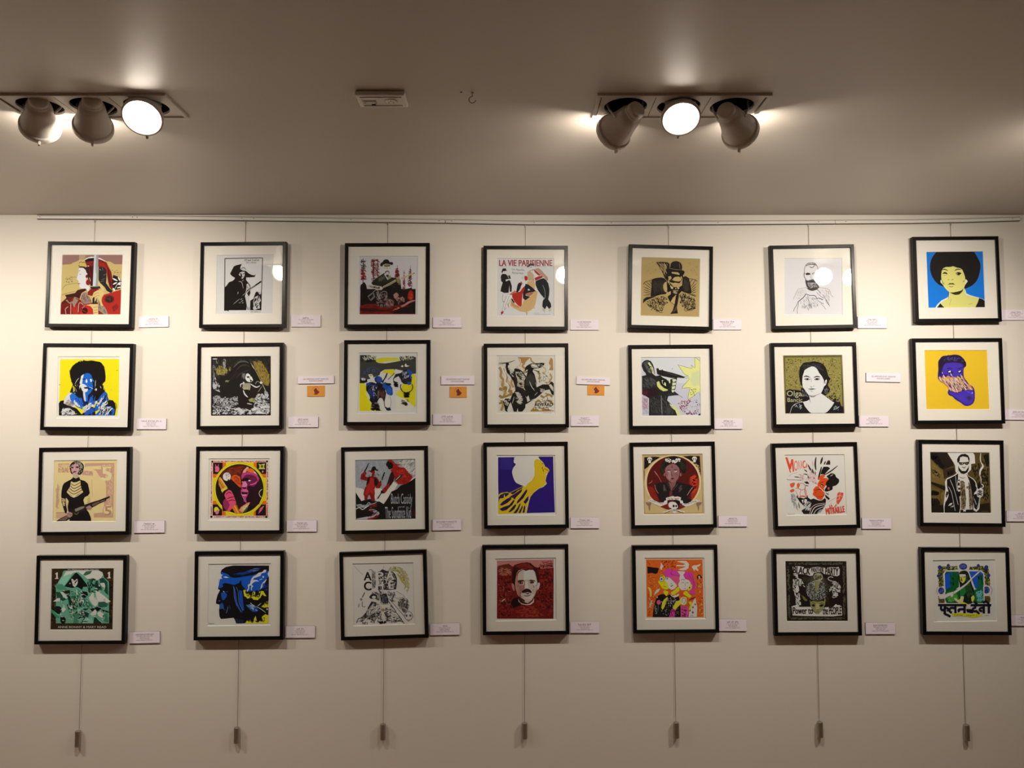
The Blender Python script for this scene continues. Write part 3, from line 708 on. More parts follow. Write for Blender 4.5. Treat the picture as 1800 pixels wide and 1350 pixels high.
p 1e1715 62 82 66 70 70 60 78 58 88 62 86 76 80 90 90 96 92 104 80 108 68 108 61 102
p a89c80 70 62 76 60 84 60 86 66 84 74 76 72 70 70
p b8aa7a 68 68 76 70 82 66 80 72 72 73
k e0d8d0 2.6 85 61 92 66 98 68 104 65
k e0d8d0 2 66 68 66 62 73 61
k e0d8d0 2.8 71 74 74 82 80 88
p a8a060 81 93 88 89 94 92 92 97 84 97
e 8a8a50 92 93 3 3
k d8d0c8 2 78 100 88 102
e 201a18 74 46 5.6 8
s 8a807c 14 6 .7 60 30 94 69 40 76 39 74 54 69 52
p ece6e4 75 48 77 42 80 40.5 84 43 86 47 88 48 90.5 54 88 57 83 58 78 56 75.5 52
p 171210 77 47 82 46 84 48 80 50
p 171210 84 52 87 53.5 89 56 85 57
k 171210 1 82 49 85 51
k ece6e4 1.2 86 50 88 47
k e8e0dc 2 70 58 74 60
l a89878 1 86 20 94 32 104 52 116 78
k c8b890 1.4 88 24 93 32
e e0d8d4 106.5 59 3 2.6
k b8a888 1.2 108 66 100 78
l 8a8a58 1.6 95 62 97 58 100 56.5 103 58
l b8b0a8 .8 109 62 114 72 119 82
k 8a8a60 1 99 80 98 92
q 120d0b 1.4 8.5 8.5 124.5 7.8 124 123.3 8 124 8.5 8.5
#A 23 622 613 f0e4d4 9 8.5 124.5 8 124 127 8 128 ece4da
p f4e420 11 66 20 68 28 78 24 90 30 100 34 110 44 118 60 123 11 123
p f2e000 11 84 20 86 24 100 28 116 26 122 11 122
p f0e230 40 20 60 17 86 18 90 24 70 24 52 28 44 26
p f4e214 58 43 78 40 80 50 76 54 68 48 56 48
p f4e420 96 62 116 50 122 52 122 116 110 106 100 100 88 94 82 90 94 78 96 72
p f8f0d0 82 94 100 98 110 108 118 116 110 123 84 123
p 45443c 11 12.5 30 12.5 42 18 40 24 48 28 62 29 80 26 90 24 108 22 122 20 122.5 49 112 50 100 44 80 40 60 41 52 46 50 52 30 60 11 62
s 1e1a16 70 5 1 40 60 101 12 13 44 14 44 26 12 28
s e4dcc0 30 4 .9 30 60 102 14 14 44 13 44 22 16 24
s 2a2620 30 6 1.2 70 30 103 90 14 122 13 122 24 90 25
s e8e0b0 10 6 .8 110 30 104 92 14 122 14 120 20 94 22
p 1a1614 11 62 26 60 26 66 20 68 11 68
l 3a66b8 .9 18 48 20 44 22 48 19 50 18 47
l 3a66b8 .9 25 43 28 40 30 44 27 46 25 43
l 3a66b8 .9 36 43 39 40 41 44 38 46 36 43
l 3a5aa8 .7 24 40 32 36 42 37 50 44
s d8d8d8 6 5 1.2 20 50 105 13 58 24 58 22 63 15 62
p f4f0ec 28 51 35 50 38 54 37 60 34 61 30 56
k 1a1614 1.2 30 53 36 53
p 20366c 40 58 44 54 50 54 55 58 56 64 52 68 45 68 41 64
e 2c56a8 50 61 5 5.5
l 4a76c8 .8 41 58 46 54 54 57
p 14101a 24 70 30 66 36 66 42 68 54 68 62 72 62 86 56 96 50 98 46 106 36 108 31 102 32 94 28 88 24 82
p 1a4a98 24 68 32 67 31 72 24 74
p 1a2e5c 26 82 33 80 36 88 28 89
p 2a1a18 44 82 56 80 64 86 62 98 60 106 56 98 50 96 46 100
s 6a4030 24 8 .8 85 14 106 46 82 62 82 60 100 50 98
l c8b8c0 .7 48 84 47.5 98
p 1a1612 54 66 60 58 64 48 66.5 48 64 56 60 62 57 68
p 1c58b0 56 68 62 66 72 72 76 78 77 90 74 93 66 90 62 80 57 76
p 2868c8 64 80 72 76 75 86 70 91
p 14101a 62 68 72 68 74 71 68 73 62 71
p f2ecec 61 102 63 96 70 93 76 94 77 100 74 116 66 117 62 110
l 2a1a28 1 60 96 60 108 62 116 68 122 72 120
l 6a3a50 .6 71 94 73.5 104 72 116
p 1a2038 62 114 66 117 72 116 74 122 65 122
s 14100e 40 9 1.2 0 10 107 34 108 50 106 54 122 32 122
s e0c0a0 5 5 1 -30 30 108 33 72 40 72 40 84 33 84
s 2a4a98 24 5 1 60 70 109 26 68 44 68 42 104 30 96
s c8c8d8 10 4 .7 60 70 110 36 70 46 72 44 106 36 104
p f4f0ee 92 35 95 32 98 34 96 36.5
p f4f0ee 100 31 102 29 105 33 110 33.5 104 36 100 35
p f0ece8 80 43 84 40 88 44 92 46 92 50 86 48 83 54 80 52
p 24242c 82 50 92 48 96 44 100 40 106 42 110 50 114 56 114 66 110 70 100 70 94 66 92 60 88 54 80 58 78 62 80 64 88 67 84 69 78 67 77 60
p 1c58b0 106 40 112 43 116 48 113 52 115 58 112 60 108 50 104 44
p 1c58b0 104 66 112 65 114 70 107 72
s b8b8c8 14 4 1 60 60 111 94 44 106 44 106 60 96 60
k f0ece8 2 106 57 108 52
l 14100e 1.2 67 61 74 54 80 48
l 2a2e58 1.4 78 36 80 42
l 1a1612 1.6 93 70 92 76 96 84 104 87 112 84 116 78 115 70
p f4e214 96 72 104 70 108 73 114 72 114 78 108 84 100 84 95 79
s 14100e 14 9 1.2 0 12 112 78 68 88 66 88 76 80 78
s 14100e 14 11 1.4 0 10 113 97 86 112 86 110 96 98 96
s 14100e 10 9 .9 20 14 114 92 100 110 100 108 114 94 114
#A 24 865 617 efe3d2 9 9.5 124 9.5 124 123 9 123 ece2d4
r e6dac2 13 12 122.5 120
l b8925a 5 14 32 18 40 17 50 22 58 20 68 26 76 24 88 18 96 22 106 18 118
l b8925a 3.4 22 34 24 44 30 52 28 62 36 70 34 80 40 86
l a8813e 6 14 74 20 76 26 72 32 78 40 80
l a8813e 5 14 88 22 92 32 88 42 84
l a8813e 4 14 104 24 100 34 96
l c0985c 4 36 44 40 54 38 64 43 72
l b8925a 4 60 14 64 22 60 30 66 36 62 44
l b8925a 3 76 13 78 20 84 24
l c09a60 3.4 100 42 106 50 102 58 110 64
l c09a60 3.4 112 42 118 52 114 60 121 68
l a8813e 4 96 88 104 92 112 86 121 92
l a8813e 4 84 104 92 98 102 104 112 98 121 106
l b8925a 3 90 42 94 48 92 56
l c8a878 1.6 26 30 30 42 26 54 34 62 30 72 40 78
l c8a878 1.6 16 60 24 64 20 78 30 84
l c8a878 1.4 52 14 56 24 52 34
l c8a878 1.6 98 30 106 36 104 46 112 50
l f4ecdc 2.6 20 30 22 40 27 50 25 60 32 68 30 80
l f4ecdc 2.6 16 96 26 94 36 90
l f4ecdc 2.2 110 30 114 40 110 50
p b88a4e 50 12 76 12 70 18 64 24 58 24 56 16
p c08c58 112 24 116 13 120 16 121 38 112 38 116 30
p ad8238 76 118 84 110 90 112 96 114 108 110 122 118 122 119 76 119.5
k 2a2018 1.3 12 23.5 30 23 46 18
k 4a3c28 1 12 26 30 24
p 1a1412 27 24 31 22 34 26 31 30 33 34 38 40 44 42 46 52 45 66 46 74 42 60 36 50 29 42 27 34
s d8ccb8 16 5 .9 60 40 125 28 26 32 26 44 42 44 54 34 46
p 2a2220 42 42 46 34 54 36 60 40 64 46 68 50 64 56 64 68 66 78 68 90 60 92 54 80 46 78
p d8ccb4 46 30 50 28 55 36 50 36
s d8ccb4 44 8 1.1 55 30 126 44 40 58 40 66 52 64 66 50 60
s c8b898 36 8 1.6 60 40 127 52 50 62 54 66 78 56 72 48 70
p 1b1917 64 58 68 50 70 42 70 36 66 38 65 33 72 28 76 25 84 24 92 24 98 23 104 24 102 29 96 33 90 34 82 36 80 40 84 46 86 54 88 62 88 72 100 66 112 66 118 60 122 64 122.5 88 118 86 114 76 104 78 98 84 86 94 76 100 66 106 66 112 60 120 43 120 40 110 38 104 36 96 40 86 48 76 56 78 62 88 68 92 66 78 63 68
p 3a3a36 68 52 76 44 82 48 85 58 84 68 66 68
s d8ccb8 20 5 1 20 40 128 76 26 92 25 100 28 84 36
e d8ccb8 86 31 4 2.6
k 1b1917 1.4 82 38 90 40 96 46
k 1b1917 1.4 88 40 94 40
k d8ccb8 1.4 74 60 78 70 84 78
k c8bca8 1.2 86 62 88 70
p d8ccb8 112 67 117 65 121 72 121 80 116 74
k c8bca8 1.1 84 88 90 82
k c8bca8 1.1 76 98 86 94
s c8bca8 10 5 1.2 60 40 129 94 74 104 74 104 82 94 82
p e6dcc8 96 50 104 46 110 54 106 62 98 60
s 6a5638 8 6 .7 80 40 130 92 50 110 48 108 62 94 62
p 1b1917 24 108 22 100 26 94 34 94 38 100 34 106 30 116 31 121 26 118
s d0c4b0 14 6 .9 60 40 131 22 96 36 96 34 108 28 118
s d8ccb8 34 8 1 10 30 132 44 80 56 82 62 96 60 106 48 104
p ded2be 68 92 72 88 75 98 70 101
k d8ccb8 1.2 40 104 44 90
p e8dccc 49 120 50.5 113 52 120
s 4a3a20 10 5 .7 60 60 133 84 44 120 52 118 96 86 100
s f0e6d6 22 9 2 50 50 134 76 98 122 84 122 118 80 116
p e2d6c0 46 31 49 28 53 30 56 35 54 37 49 37 46 35
p 1a1412 43 36 47 34 52 36 57 38 54 40 46 40
k 1a1412 .8 48 32 51 31.5
k 1a1412 1.4 50 35.5 54 36
p d8ccb8 47 42 52 41 58 46 62 54 60 62 54 60 49 52
s 1a1412 12 8 .9 35 12 430 47 42 60 46 62 60 50 56
k 1a1412 2 47 44 60 58
p c8b898 52 62 60 62 63 70 60 74 53 70
s 1a1412 8 7 .9 10 16 431 52 62 62 62 62 74 53 70
k 1b1917 3 66 34 70 30 76 26
k 1b1917 2.4 65 39 70 34
k 1b1917 2.2 66 43 70 40
p e6dcc8 76 27 84 26 88 30 84 34 78 32
k 1b1917 1 77 28 80 31 88 33
e 1b1917 94 28 1.2 .9
k d8ccb8 .9 96 31 102 28
z 3a2c20 100 97 120 101 709
B 14100e 85 103 120 109 0 REWARD
z 4a3a28 90 111 112 113 710
l c0302a .7 104 116.5 119 116.5
z 6a5a48 101 121.5 118 122.8 711
#A 25 1120 620 e6dacc 8 9.3 124 9.3 126 124 10 125 cdc6cc
p d8d4d2 8 9 60 9 124 9 126 60 60 60 30 30
s b8b0b8 60 6 .8 20 60 141 10 86 24 88 24 122 10 122
s c08a98 50 3 1 50 80 142 10 88 23 90 22 112 10 112
p e6e08a 81 23.5 108 31 107 24 112 28 115 28 114 10 118 11 124 16 126 40 126 80 124 76 121 78 112 86 101 92 103 78 105 70 90 70 95 62 102 52 96 50 104 50 102 46 94 42 88 34
l 5a5838 .6 81 23.5 108 31 107 24 112 28 115 28 114 10 118 11 124 16
l 5a5838 .6 81 23.5 88 34 94 42 102 46 92 47 96 50 104 51 95 62 89 70 105 69 103 78 101 91
l 7a7848 .5 101 92 112 86 121 78 124 84
p d8d4a0 108 40 124 34 124 64 112 66 106 56
p 232120 9 26 10 20 15 15 21 14 27 16 31 22 34 30 35 40 34 44 38 46 46 44 52 50 58 52 64 58 68 70 74 76 82 82 84 84 76 84 62 86 60 94 66 100 74 108 80 112 82 124 24 124 24 90 18 86 10 82 10 50 9.5 46 18 44 17 40 13 36
p d8d498 21 20 24 18 27 22 32 30 33 36 34 44 30 40 28 32 25 26
p 4a4844 12 20 20 16 24 18 20 22 22 30 26 34 28 40 24 40 18 32
k 232120 1.6 24 28 29 27
k 232120 1.2 28 33 31 36
s 8a8a78 14 4 .7 50 40 143 18 24 30 26 32 42 22 40
s 5c5a58 24 9 .7 50 30 144 10 48 36 46 40 70 12 72
p 2a1018 10 74 36 70 44 76 40 84 22 88 12 82
s 5a1828 30 4 1 30 60 145 10 74 22 74 22 86 12 84
s 5c5a58 30 9 .7 60 30 146 26 86 58 84 72 110 60 122 26 122
s 3a3836 40 9 1 60 30 147 26 90 56 90 60 122 26 122
k a8a4a0 1 48 84 50 124
p 1e1a18 38 31 42 30 44 34 49 34 50 32 52 35 60 37 72 40 88 45 95 48 93 50 80 49 70 50 60 48 50 46 40 42
k 5a5656 .8 56 39 82 46
p d8d47c 39 58 44 56 47 64 54 70 62 73 60 75 52 76 45 72 40 66
p 191715 44 56 48 48 54 50 62 58 64 68 58 72 50 66
p d8d498 49 54 54 54 57 60 58 66 54 64 50 60
e 191715 53.5 58 3 4
e e8e4c0 55 60 1.2 1.5
p 2a2826 62 54 80 48 78 58 76 72 72 78 66 76 64 66
p d8dab0 70 52 77 52 78 56 71 58
p d8dab0 70 59 77.5 59 76.5 63.5 70 65
p d8dab0 69 66.5 76 65.5 75 71 69 72.5
p d8dab0 68 74 74.5 73 73 78 70 78.5
p d8dab0 62 53 66 52 66 60 64 60
p 2c2c3c 60 80 74 79 84 84 74 84 62 86
l 6a6468 .6 84 84 91 89
p dcd88c 64 100 70 104 78 109 85 118 86 124 80 124 76 114 68 108
s 4a4844 26 9 1 -50 20 148 60 100 70 106 80 122 56 122
d a02a40 60 .5 1.3 149 80 100 94 92 106 92 106 104 92 112 82 110
d 6a3a4a 70 .4 1 150 82 108 108 94 124 90 125 122 84 122
d 4a4030 16 .5 1.1 151 104 72 118 70 116 84 104 86
k 8a1a30 2 100 120 108 118.5
d 8a2a3a 14 .6 1.6 152 94 116 118 114 118 122 96 122
p 2a2628 122 122 126 119 125 124 122 124
k 4a4850 .8 69 33 71 30
k 8a8890 .6 80 24 82 23.5
#A 26 1371 617 f4e6d6 7.5 9.5 124 8.5 127 123.5 10.5 124 756634
r 9c8c48 10 12 124 124
s 2a2414 260 3 .9 45 90 161 10 12 122 12 124 108 12 108
l 2a2414 .7 14 20 20 16 26 18 26 24 20 24
l 2a2414 .7 114 20 108 16 102 18 102 24 108 24
s c8b868 120 3 .7 45 90 162 11 13 121 13 122 100 13 100
p 1c1714 13 78 20 76 30 77 40 78 44 90 60 92 60 110 24 124 12 124
p 1c1714 92 92 100 88 108 82 112 90 118 94 121 108 127 112 127 124 100 124
s a89a54 18 6 1 45 80 163 92 86 118 84 120 102 100 100
l b8a860 1 100 84 104 80 106 84 103 88
l b8a860 1 108 88 114 86 116 92 112 96
c 1a1615 40 56 39 46 40 36 44 28 50 23 60 22 68 20.5 78 22 86 26 92 33 95 42 97 50 101 55 98 60 96 68 100 76 96 84 90 88 82 84 76 60 56 40 46 60 46 70 42 66
s 4a4648 24 9 .6 20 40 164 44 28 60 23 84 28 90 40 60 32 46 38
p 1a1615 44 72 52 78 60 92 54 94 46 88 40 82
s 8a8488 10 5 .6 40 60 165 42 76 54 80 58 94 46 88
s 8a8488 8 5 .6 40 60 166 88 70 100 72 96 86 88 86
p efe6e6 45 62 46 50 50 38 56 34 64 30.5 70 31.5 75 36 79 44 84 50 88 58 88 66 90 60 93 56 94 60 92 67 88 70.5 86 76 82 84 88 88 96 94 104 100 108 102 102 112 94 120 86 126 64 126 54 118 48 106 46 101 54 99 60 96 58 88 52 80 46 71
p b8a8a8 58 87 66 89 74 87 68 92 62 92
p f2eaea 88 66 91 58 94 58 92 66 89 70
k 1a1615 .9 91 60 90 66
k 1a1615 2.2 48 51.5 53.5 49.8 60.5 52.5
k 1a1615 2.2 68 52.8 74 50.6 81 51.6
c 1a1615 49.5 55.8 53 54 57.5 54.4 60.5 56.6 57 57.8 52 57.6
c 1a1615 69 56.4 72 54.2 77 54 80 55.8 77 57.6 72 57.8
e efe6e6 52.6 56 1 .7
e efe6e6 58.2 56.2 .9 .6
e efe6e6 71.6 56 .9 .6
e efe6e6 77.2 55.8 1 .7
k 6a6060 .6 62 52 63.5 62
p 1a1615 60 69 63 71 65 71.5 63 72.5
k 4a4040 .7 66 70 69 69
p 2a2222 55.5 74.5 60 75 64 74.4 72 75 66 76.5 60 76.5
k 7a6a6a .8 61 79.5 66 79.5
k 6a5a5a .8 58 88 62 90 72 88 82 83
k 3a3230 .8 59 94 61 102
p 17171a 20 124 23 112 30 105 40 102 46 101 50 110 58 120 66 126 20 126
p 17171a 84 126 96 119 103 110 108 102 118 108 126 112 127 126
l e0d8d0 .8 20 124 24 112 30 105.5 38 102.5 46 101
s c8c8d0 10 5 .7 110 30 167 26 106 46 104 46 118 30 112
s c8c8d0 8 5 .7 -40 20 168 104 106 118 108 116 118 106 118
T d8c8a0 14.5 79 44 93 0 Olga
T d8c8a0 15.5 93 45 101 0 Bancic
q 4a4020 .7 10.5 12.5 122.5 11.5 125.5 123 12 123.5 10.5 12.5
#A 27 1623 608 f0e2d2 4 9.3 127.5 9 131 125.3 7 125.3 fcc42a
c 3a1c80 31 32 34 26 40 20 48 19 56 18 66 17 74 19 80 24 86 34 86 40 82 44 81 54 82 62 86 68 92 76 98 80 102 86 103 98 102 108 98 115 90 118.6 82 118 74 112 64 106 58 100 52 98 49 92 51 86 47 80 40 74 34 70 30 64 30 56 31 46
p 2e1a3c 31 36 32 30 36 25 42 20 52 18.5 62 18 70 18 78 22 82 26 86 33 85.5 41 82.5 43 80 36 74 34 66 33 60 33 50 33 43 36 40 42 38 48 37 56 32 57 31 46
s 221430 60 4 1 80 80 171 31 30 42 19 66 16 80 22 87 34 84 42 80 32 50 30 36 44 31 50
s 5a4a9a 30 4 .6 60 60 172 36 28 50 21 74 22 82 32 50 30
c 4d34ac 41 42 44 36 52 34 62 33 72 34 78 36 80 44 79 54 76 58 70 60 58 60 46 56 38 54
k 24123c 1.6 48 46 53 44 59 45.5
k 24123c 1.6 70 46 74 44 80 43
p 24123c 48 50 52 48 58 50 61 54 54 55 49 53
p 24123c 69 52 72 48 78 48 78 53 72 54
p f0ecf6 50 51 55 48.5 56 52 52 52.5
p f0ecf6 70.5 50.5 75 48.5 76 50 72 52.5
p d88f5a 31 62 34 60 38 64 40 58 46 62 50 58 56 62 60 60 64 64 70 60 76 64 78 58 81 64 86 72 94 78 100 86 96 88 90 86 84 88 78 86 76 90 66 92 58 90 52 86 46 78 38 72 33 68
k f6c63a 3 44 62 52 70 56 72
k f6c63a 3 58 70 62 76 64 82
k f6c63a 3 68 60 74 66 76 74
k f6c63a 3 78 76 82 80 88 82
s 3a1a5a 40 14 .9 55 10 173 34 62 80 62 98 86 60 90 50 80
s e8c0a8 40 12 .9 55 10 174 34 62 80 62 98 86 60 90 50 80
k f4e8e0 1.4 41 57 44 64
k f4e8e0 1.4 33 62 37 70
k f4e8e0 1.3 55 54 58 60
k f4e8e0 1.3 63 61 68 68
k f4e8e0 1.3 75 56 78 66
k f4e8e0 1.3 52 82 55 89
k f4e8e0 1.3 57 84 64 92
k f4e8e0 1.3 64 80 69 93
k f4e8e0 1.3 82 80 86 88
k f4e8e0 1.3 92 82 98 88
k f4e8e0 1.1 38 52 40 55
c 4d34b4 53 90 58 92 68 94 78 90 84 88 92 87 99 88 101 96 100 106 96 114 88 116.6 80 114 70 107 60 99 53 95
k 6a50c8 2 86 90 92 92 97 96
e 4a3868 91.5 103 5 4.5
k 2a1640 .8 84 102.5 99 103
k 2a1640 .8 91 98 92 110
s 5a3ac0 16 6 .8 80 20 175 60 98 80 96 94 112 80 112
e e8e0f4 97.5 93 .8 1.6
#A 31 90 803 e6d6c0 5.5 7.5 129.5 7 126.5 127 2.5 128 eacb88
p d4a07c 13 13 36 13 36 31 13 31
s eacb88 40 5 1 70 40 201 14 14 36 14 36 31 14 31
p cf9a7c 66 13 124 12.5 122 120 84 120 84 112 104 110 104 60 106 46 96 40 88 28 80 24 66 20
p eacb88 68 19 98 18 98 25 70 25
p eac888 84 28 92 34 98 44 106 48 108 56 108 84 86 96 76 60 78 40
s e4be84 60 8 1 85 30 202 98 14 122 14 120 118 110 118 112 60
p d8a888 61 27 82 29 82 38 61 36
T b8826a 62 28.5 82 36.5 0 ICA
T c08c6c 14 22 33 31 0 MA
B efd294 100 18.5 118 47 0 5
e d8a07c 112 106 10.5 12.5
e ecce90 112 106 8.8 10.8
B c08a68 105.5 98 118 116 0 5
l b07a5c .9 101 20 117 19
p d8a880 9 110 28 110 30 122 9 122
l b8805e .8 9 111 30 110
p cf9a7c 8 100 10 70 12 52 14 60 14 80 12 100
s d0a078 20 8 1 85 20 203 8 60 16 56 14 106 8 106
l d0a47c .8 80 45 81 80
c 1a1210 37 28 36 18 40 12 46 8.6 54 9 60 12 64 18 63 26 60 33 55 36 50 34 40 34
s a89a80 40 3 1.2 60 80 204 37 26 37 16 46 9 58 11 63 20 60 32 54 34 56 18 44 14
p d09a94 39 22 42 16 46 14 52 15 54 18 55 26 52 33 47 37 42 34 39 28
p 4a2020 39 20.5 43 19.5 43.5 22.5 40 23
p 4a2020 48 19 54 19 53 22.5 48.5 22
k e8c0b0 .9 45 20 45.5 26
p 5a0f14 42 30 45 28.5 49.5 28.5 47.5 31
k 1a1010 1.4 41 32 46 29.5
p c8b088 42 34 52 34 54 40 48 42 43 40
p 140c0c 22 57 25 52 34 47 38 45 42 42 42 40 48 43 55 40 56.5 45 66 48 72 53 74 62 76 72 72 77 66 80 63 86 65 92 66 100 74 110 78 120 79 127 36 127 34 110 32 100 34 88 30 82 20 82 19 78 20 66
p e8c888 30.5 69 37 59 38 52 39 48.5 44 51 50 50 57 47 57.5 52 58 58 60 65 62.5 69 52 75 44 81 38 76
l 6a4a20 1.4 39 53 45 57 57 51
l 6a4a20 1.6 38 58 45 63 58 56.5
l 6a4a20 1.6 36 62.5 45 68.5 59 61
l 6a4a20 1.4 33 66.5 44 74 61 65.5
l f4dca0 1.1 30.5 69.5 44 80.5 62.5 69.5
l f8e0a8 1 37 60 45 66 59 59
p 1a1210 20 80 28 82 32 100 30 112 27 112 23 100 20 90
s d8b878 22 7 1.2 10 20 205 20 82 27 82 28 98 22 98
p e8b88c 28 84 31 88 33 106 31 106 29 96
p f0d088 64 84 68 80 70 92 68 95 65 92
s d8b878 14 6 1.3 -10 20 206 70 77 76 76 78 90 70 92
p 2a1c18 9 128 18 122 30 116 40 106 60 97 80 90 96 85 106 81 115 78 116 80 108 84.5 108 87 96 92 80 101 60 108 46 114 40 120 30 127 10 128
p 7a5c50 14 126 30 117 36 118 28 126
p 7a5040 80 94 94 88 95 91 82 98
p 8a8468 46 104 58 99 66 98 64 102 48 109
k c8b8a8 .8 96 89 106 85.5
p b08478 30 112 36 109 42 112 41 118 36 121 31 117
p b08a78 68 100 76 96 80 100 78 105 72 105
k 4a3028 .8 32 113 40 116
k 4a3028 .8 70 101 78 103
l 8a8464 .9 46 112 50 114.5 54 110
#A 32 361 801 e4d6c6 7 6.5 127 6.5 126 127.5 6 127.5 eadac8
r f0c8b0 10 10 124 123
s c02a3a 70 2.4 .9 90 60 211 14 10 122 10 122 13 14 13
s c02a3a 70 2.4 .9 90 60 212 14 120 122 120 122 123 14 123
s c02a3a 70 2.4 .9 0 60 213 10 14 13 14 12.5 120 10 120
s c02a3a 70 2.4 .9 0 60 214 121 14 124 14 123 120 120 120
r 0c0a0c 11 10 14.5 14
r 0c0a0c 119.5 10 123.5 13.5
r 0c0a0c 9.5 119.5 13.5 123.5
r 0c0a0c 118 119.5 122 123.5
r f27018 14 13.5 120 119
r f4d018 40 13.5 95 119
r f4d018 14 44 120 90
r 1c0a12 14.5 14 33.5 36.5
r 1c0a12 101 13.5 120 36.5
r 1c0a12 14 97 32.5 119
r 1c0a12 99 97 119 119
c e86a88 19 28 18 24 20 21 25 22 27 26 26 31 22 33 18 31
k e86a88 1.4 20 22 19 17
k e86a88 1.4 24 22 25.5 17
d b02a50 4 .6 1 215 20 24 24 24 24 29 20 29
p d8cc50 104 16 109 18 112 17 118 16 116 20 116 24 118 27 104 27 106.5 24 106.5 20
r 5a6018 109 19 114 24
p e89a90 113 29 115 33 111 34
c f0dc30 17 110 17 105 20 102 24 103 26 107 22 109 18 112
c e87890 19 113 22 109 26 110 26 114 22 117
p f0dc50 24 108 29 107 26 110
p e8607a 104 116 107 106 110 102 114 104 110 110
k d8c8b8 1.6 112 103 115 100
e f2d820 67 66.5 52 54
e e0a010 67 66.5 50.6 52.6
e f6de20 67 66.5 49.8 51.8
e 16090c 67 66 47.5 49
p 5a1a10 28 40 36 30 48 23 58 20 68 18 78 20 84 23 74 28 72 34 70 44 68 48 60 52 50 52 40 50 30 50
s 8a2c14 40 8 1.4 0 20 216 32 40 48 24 76 20 72 34 54 40
p e05a14 53 40 60 38 68 42 70 52 70 64 66 62 62 58 56 52 50 46
s b03010 30 3 1.2 40 60 217 54 40 66 42 70 60 58 54
e f0dcd4 42 42 8 8.4
d b8b0b0 8 .8 2.2 218 38 36 46 36 46 46 38 46
p 16090c 38 58 42 52 45 46 47 50 50 48 53 50 54 54 60 56 58 60 66 66 70 70 70 110 34 110 30 80 36 66
p e08a24 25 47 28 42 32 46 42 62 44 66 36 70 32 70 26 58
l f4d060 1 28 44 41 64
l 8a4010 1 26 50 36 66
l f8e090 .8 31 47 43 64
p f0d040 30 68 40 63 43 66 36 70 33 74
p e85070 37 78 40 72 46 68 51 70 53 74 56 80 58 86 60 90 61 96 56 100 50 108 46 112 42 108 48 98 44 92 40 86
k 5a0f2c 1.6 40 78 46 73 52 76
k 5a0f2c 1.6 42 86 50 83 57 82
k 5a0f2c 1.6 44 91 52 88 60 90
p 9a2a58 38 86 44 90 48 98 42 110 36 104 34 92
p e87820 52 103 58 98 62 98 66 108 70 114 60 116 56 110
l f8d860 1 57 99 65 114
l 8a3a10 .8 61 99 68 113
p 2a0a14 60 94 64 70 70 62 74 90 80 96 76 104 66 104
p c8407a 71 40 73 34 78 33 88 32 96 34 102 38 106 46 104 54 104 72 108 84 100 96 88 100 80 94 76 88 72 80 70 76 70 68 72 66 70 62 72 56 74 50 71 46
p 7a1848 80 38 92 38 100 42 104 50 104 72 106 84 100 96 90 98 82 84 84 74 82 64 80 56 76 50 72 48 74 44
p 2a0818 84 60 96 62 106 50 110 60 112 80 106 96 92 104 82 98 80 84 86 76 82 66
p 180610 74 46 80 44 88 46 90 49 84 51 78 50 74 52 71 50
p 180610 86 41 94 42 90 43
p f4e8f0 84 50 87 48 90 50 86 51.5
e f4e8f0 73 52.5 1.2 .9
p f080a8 72 62 75 52 79 51 83 58 81 62 76 63
p e8609a 86 58 96 55 103 50 100 56 92 59
p 2a0818 71 63 80 63 82 65 76 66.5
p e86090 72 68 78 66.5 84 69 85 72 80 73.5 74 72
p 2a0818 71 72 84 73 82 77 72 77
p f090b0 71 77 82 77 80 80 73 80
l d8a0b8 .7 73 82 76 86 76 90 80 92
p e8a890 73 34 76 28 80 25 82 22 86 24 82 30 78 34
p f07020 80 28 88 25 94 27 98 32 96 35 88 33 81 31
p f0d0b0 94 33 98 32 103 39 99 36
l e8d890 1.2 112 67 108 70 106 75 108 81 111 83
p f09060 66 108 70 102 76 98 84 93 88.5 93 84 100 80 108 72 114
s f8e0a0 16 5 1.1 -45 14 219 68 106 86 94 84 104 72 112
p 4a5020 76 110 82 102 84 104 80 112
#A 33 617 800 d8c8b4 8.5 10.5 127 8 127 126 9 129 9c9896
s b4b0ae 60 9 .6 110 30 221 9 10 72 10 70 60 12 66
s 7a7876 40 8 .5 110 30 222 9 10 72 10 70 60 12 66
s e0dcd8 90 12 .9 -45 12 223 84 9 127 8 127 44 112 34
s 7a7876 24 10 .5 -45 12 224 84 9 127 8 127 44 112 34
p e6d8ce 9 64 20 66 28 70 34 92 20 92 14 82 9 74
p e8dcd2 46 66 60 66 64 76 78 58 82 51 92 58 84 72 72 88 64 97 50 92 46 86
p e8dcd2 112 52 120 47 127 42 127 48 116 56
p 0f0b0b 9 74 14 82 20 91 30 88 38 87 48 92 56 92 64 97 72 86 80 72 90 68 98 60 110 56 120 50 127 45 127 128 9 128
p 8a130d 33 31 40 30 47 30 47 36 44 42 50 44 54 48 56 54 58 50 60 52 60 60 56 66 50 66 48 62 46 68 47 76 46 82 47 92 40 90 36 78 33 82 32 88 26 90 26 82 24 78 26 68 30 62 32 52 26 50 18 48 20 38 26 33 30 36 28 42 32 44 40 42 42 36
p b8201a 34 44 44 46 46 62 44 78 36 72 32 80 27 78 32 60
s 5a0e0a 14 5 .7 60 40 225 20 36 46 36 58 52 46 84 28 84
p 150e0e 40 29 42 23.5 46 22 49 24 50 28 54 29 53 32 48 30 42 32 39 32
p 150e0e 33 46 38 42 36 54 31 60 30 58
p 150e0e 46 44 50 46 54 54 50 62 46 58
p 9a1410 24 34 28 32 31 36 28 40 24 38
p 1a1614 25 33 29 26 34 16 36 15.5 32 26 28 33
p 2a2826 60 50 61 44 65 34 67.5 33 66 40 62 50
k 1a1210 1.2 51 36 56 41
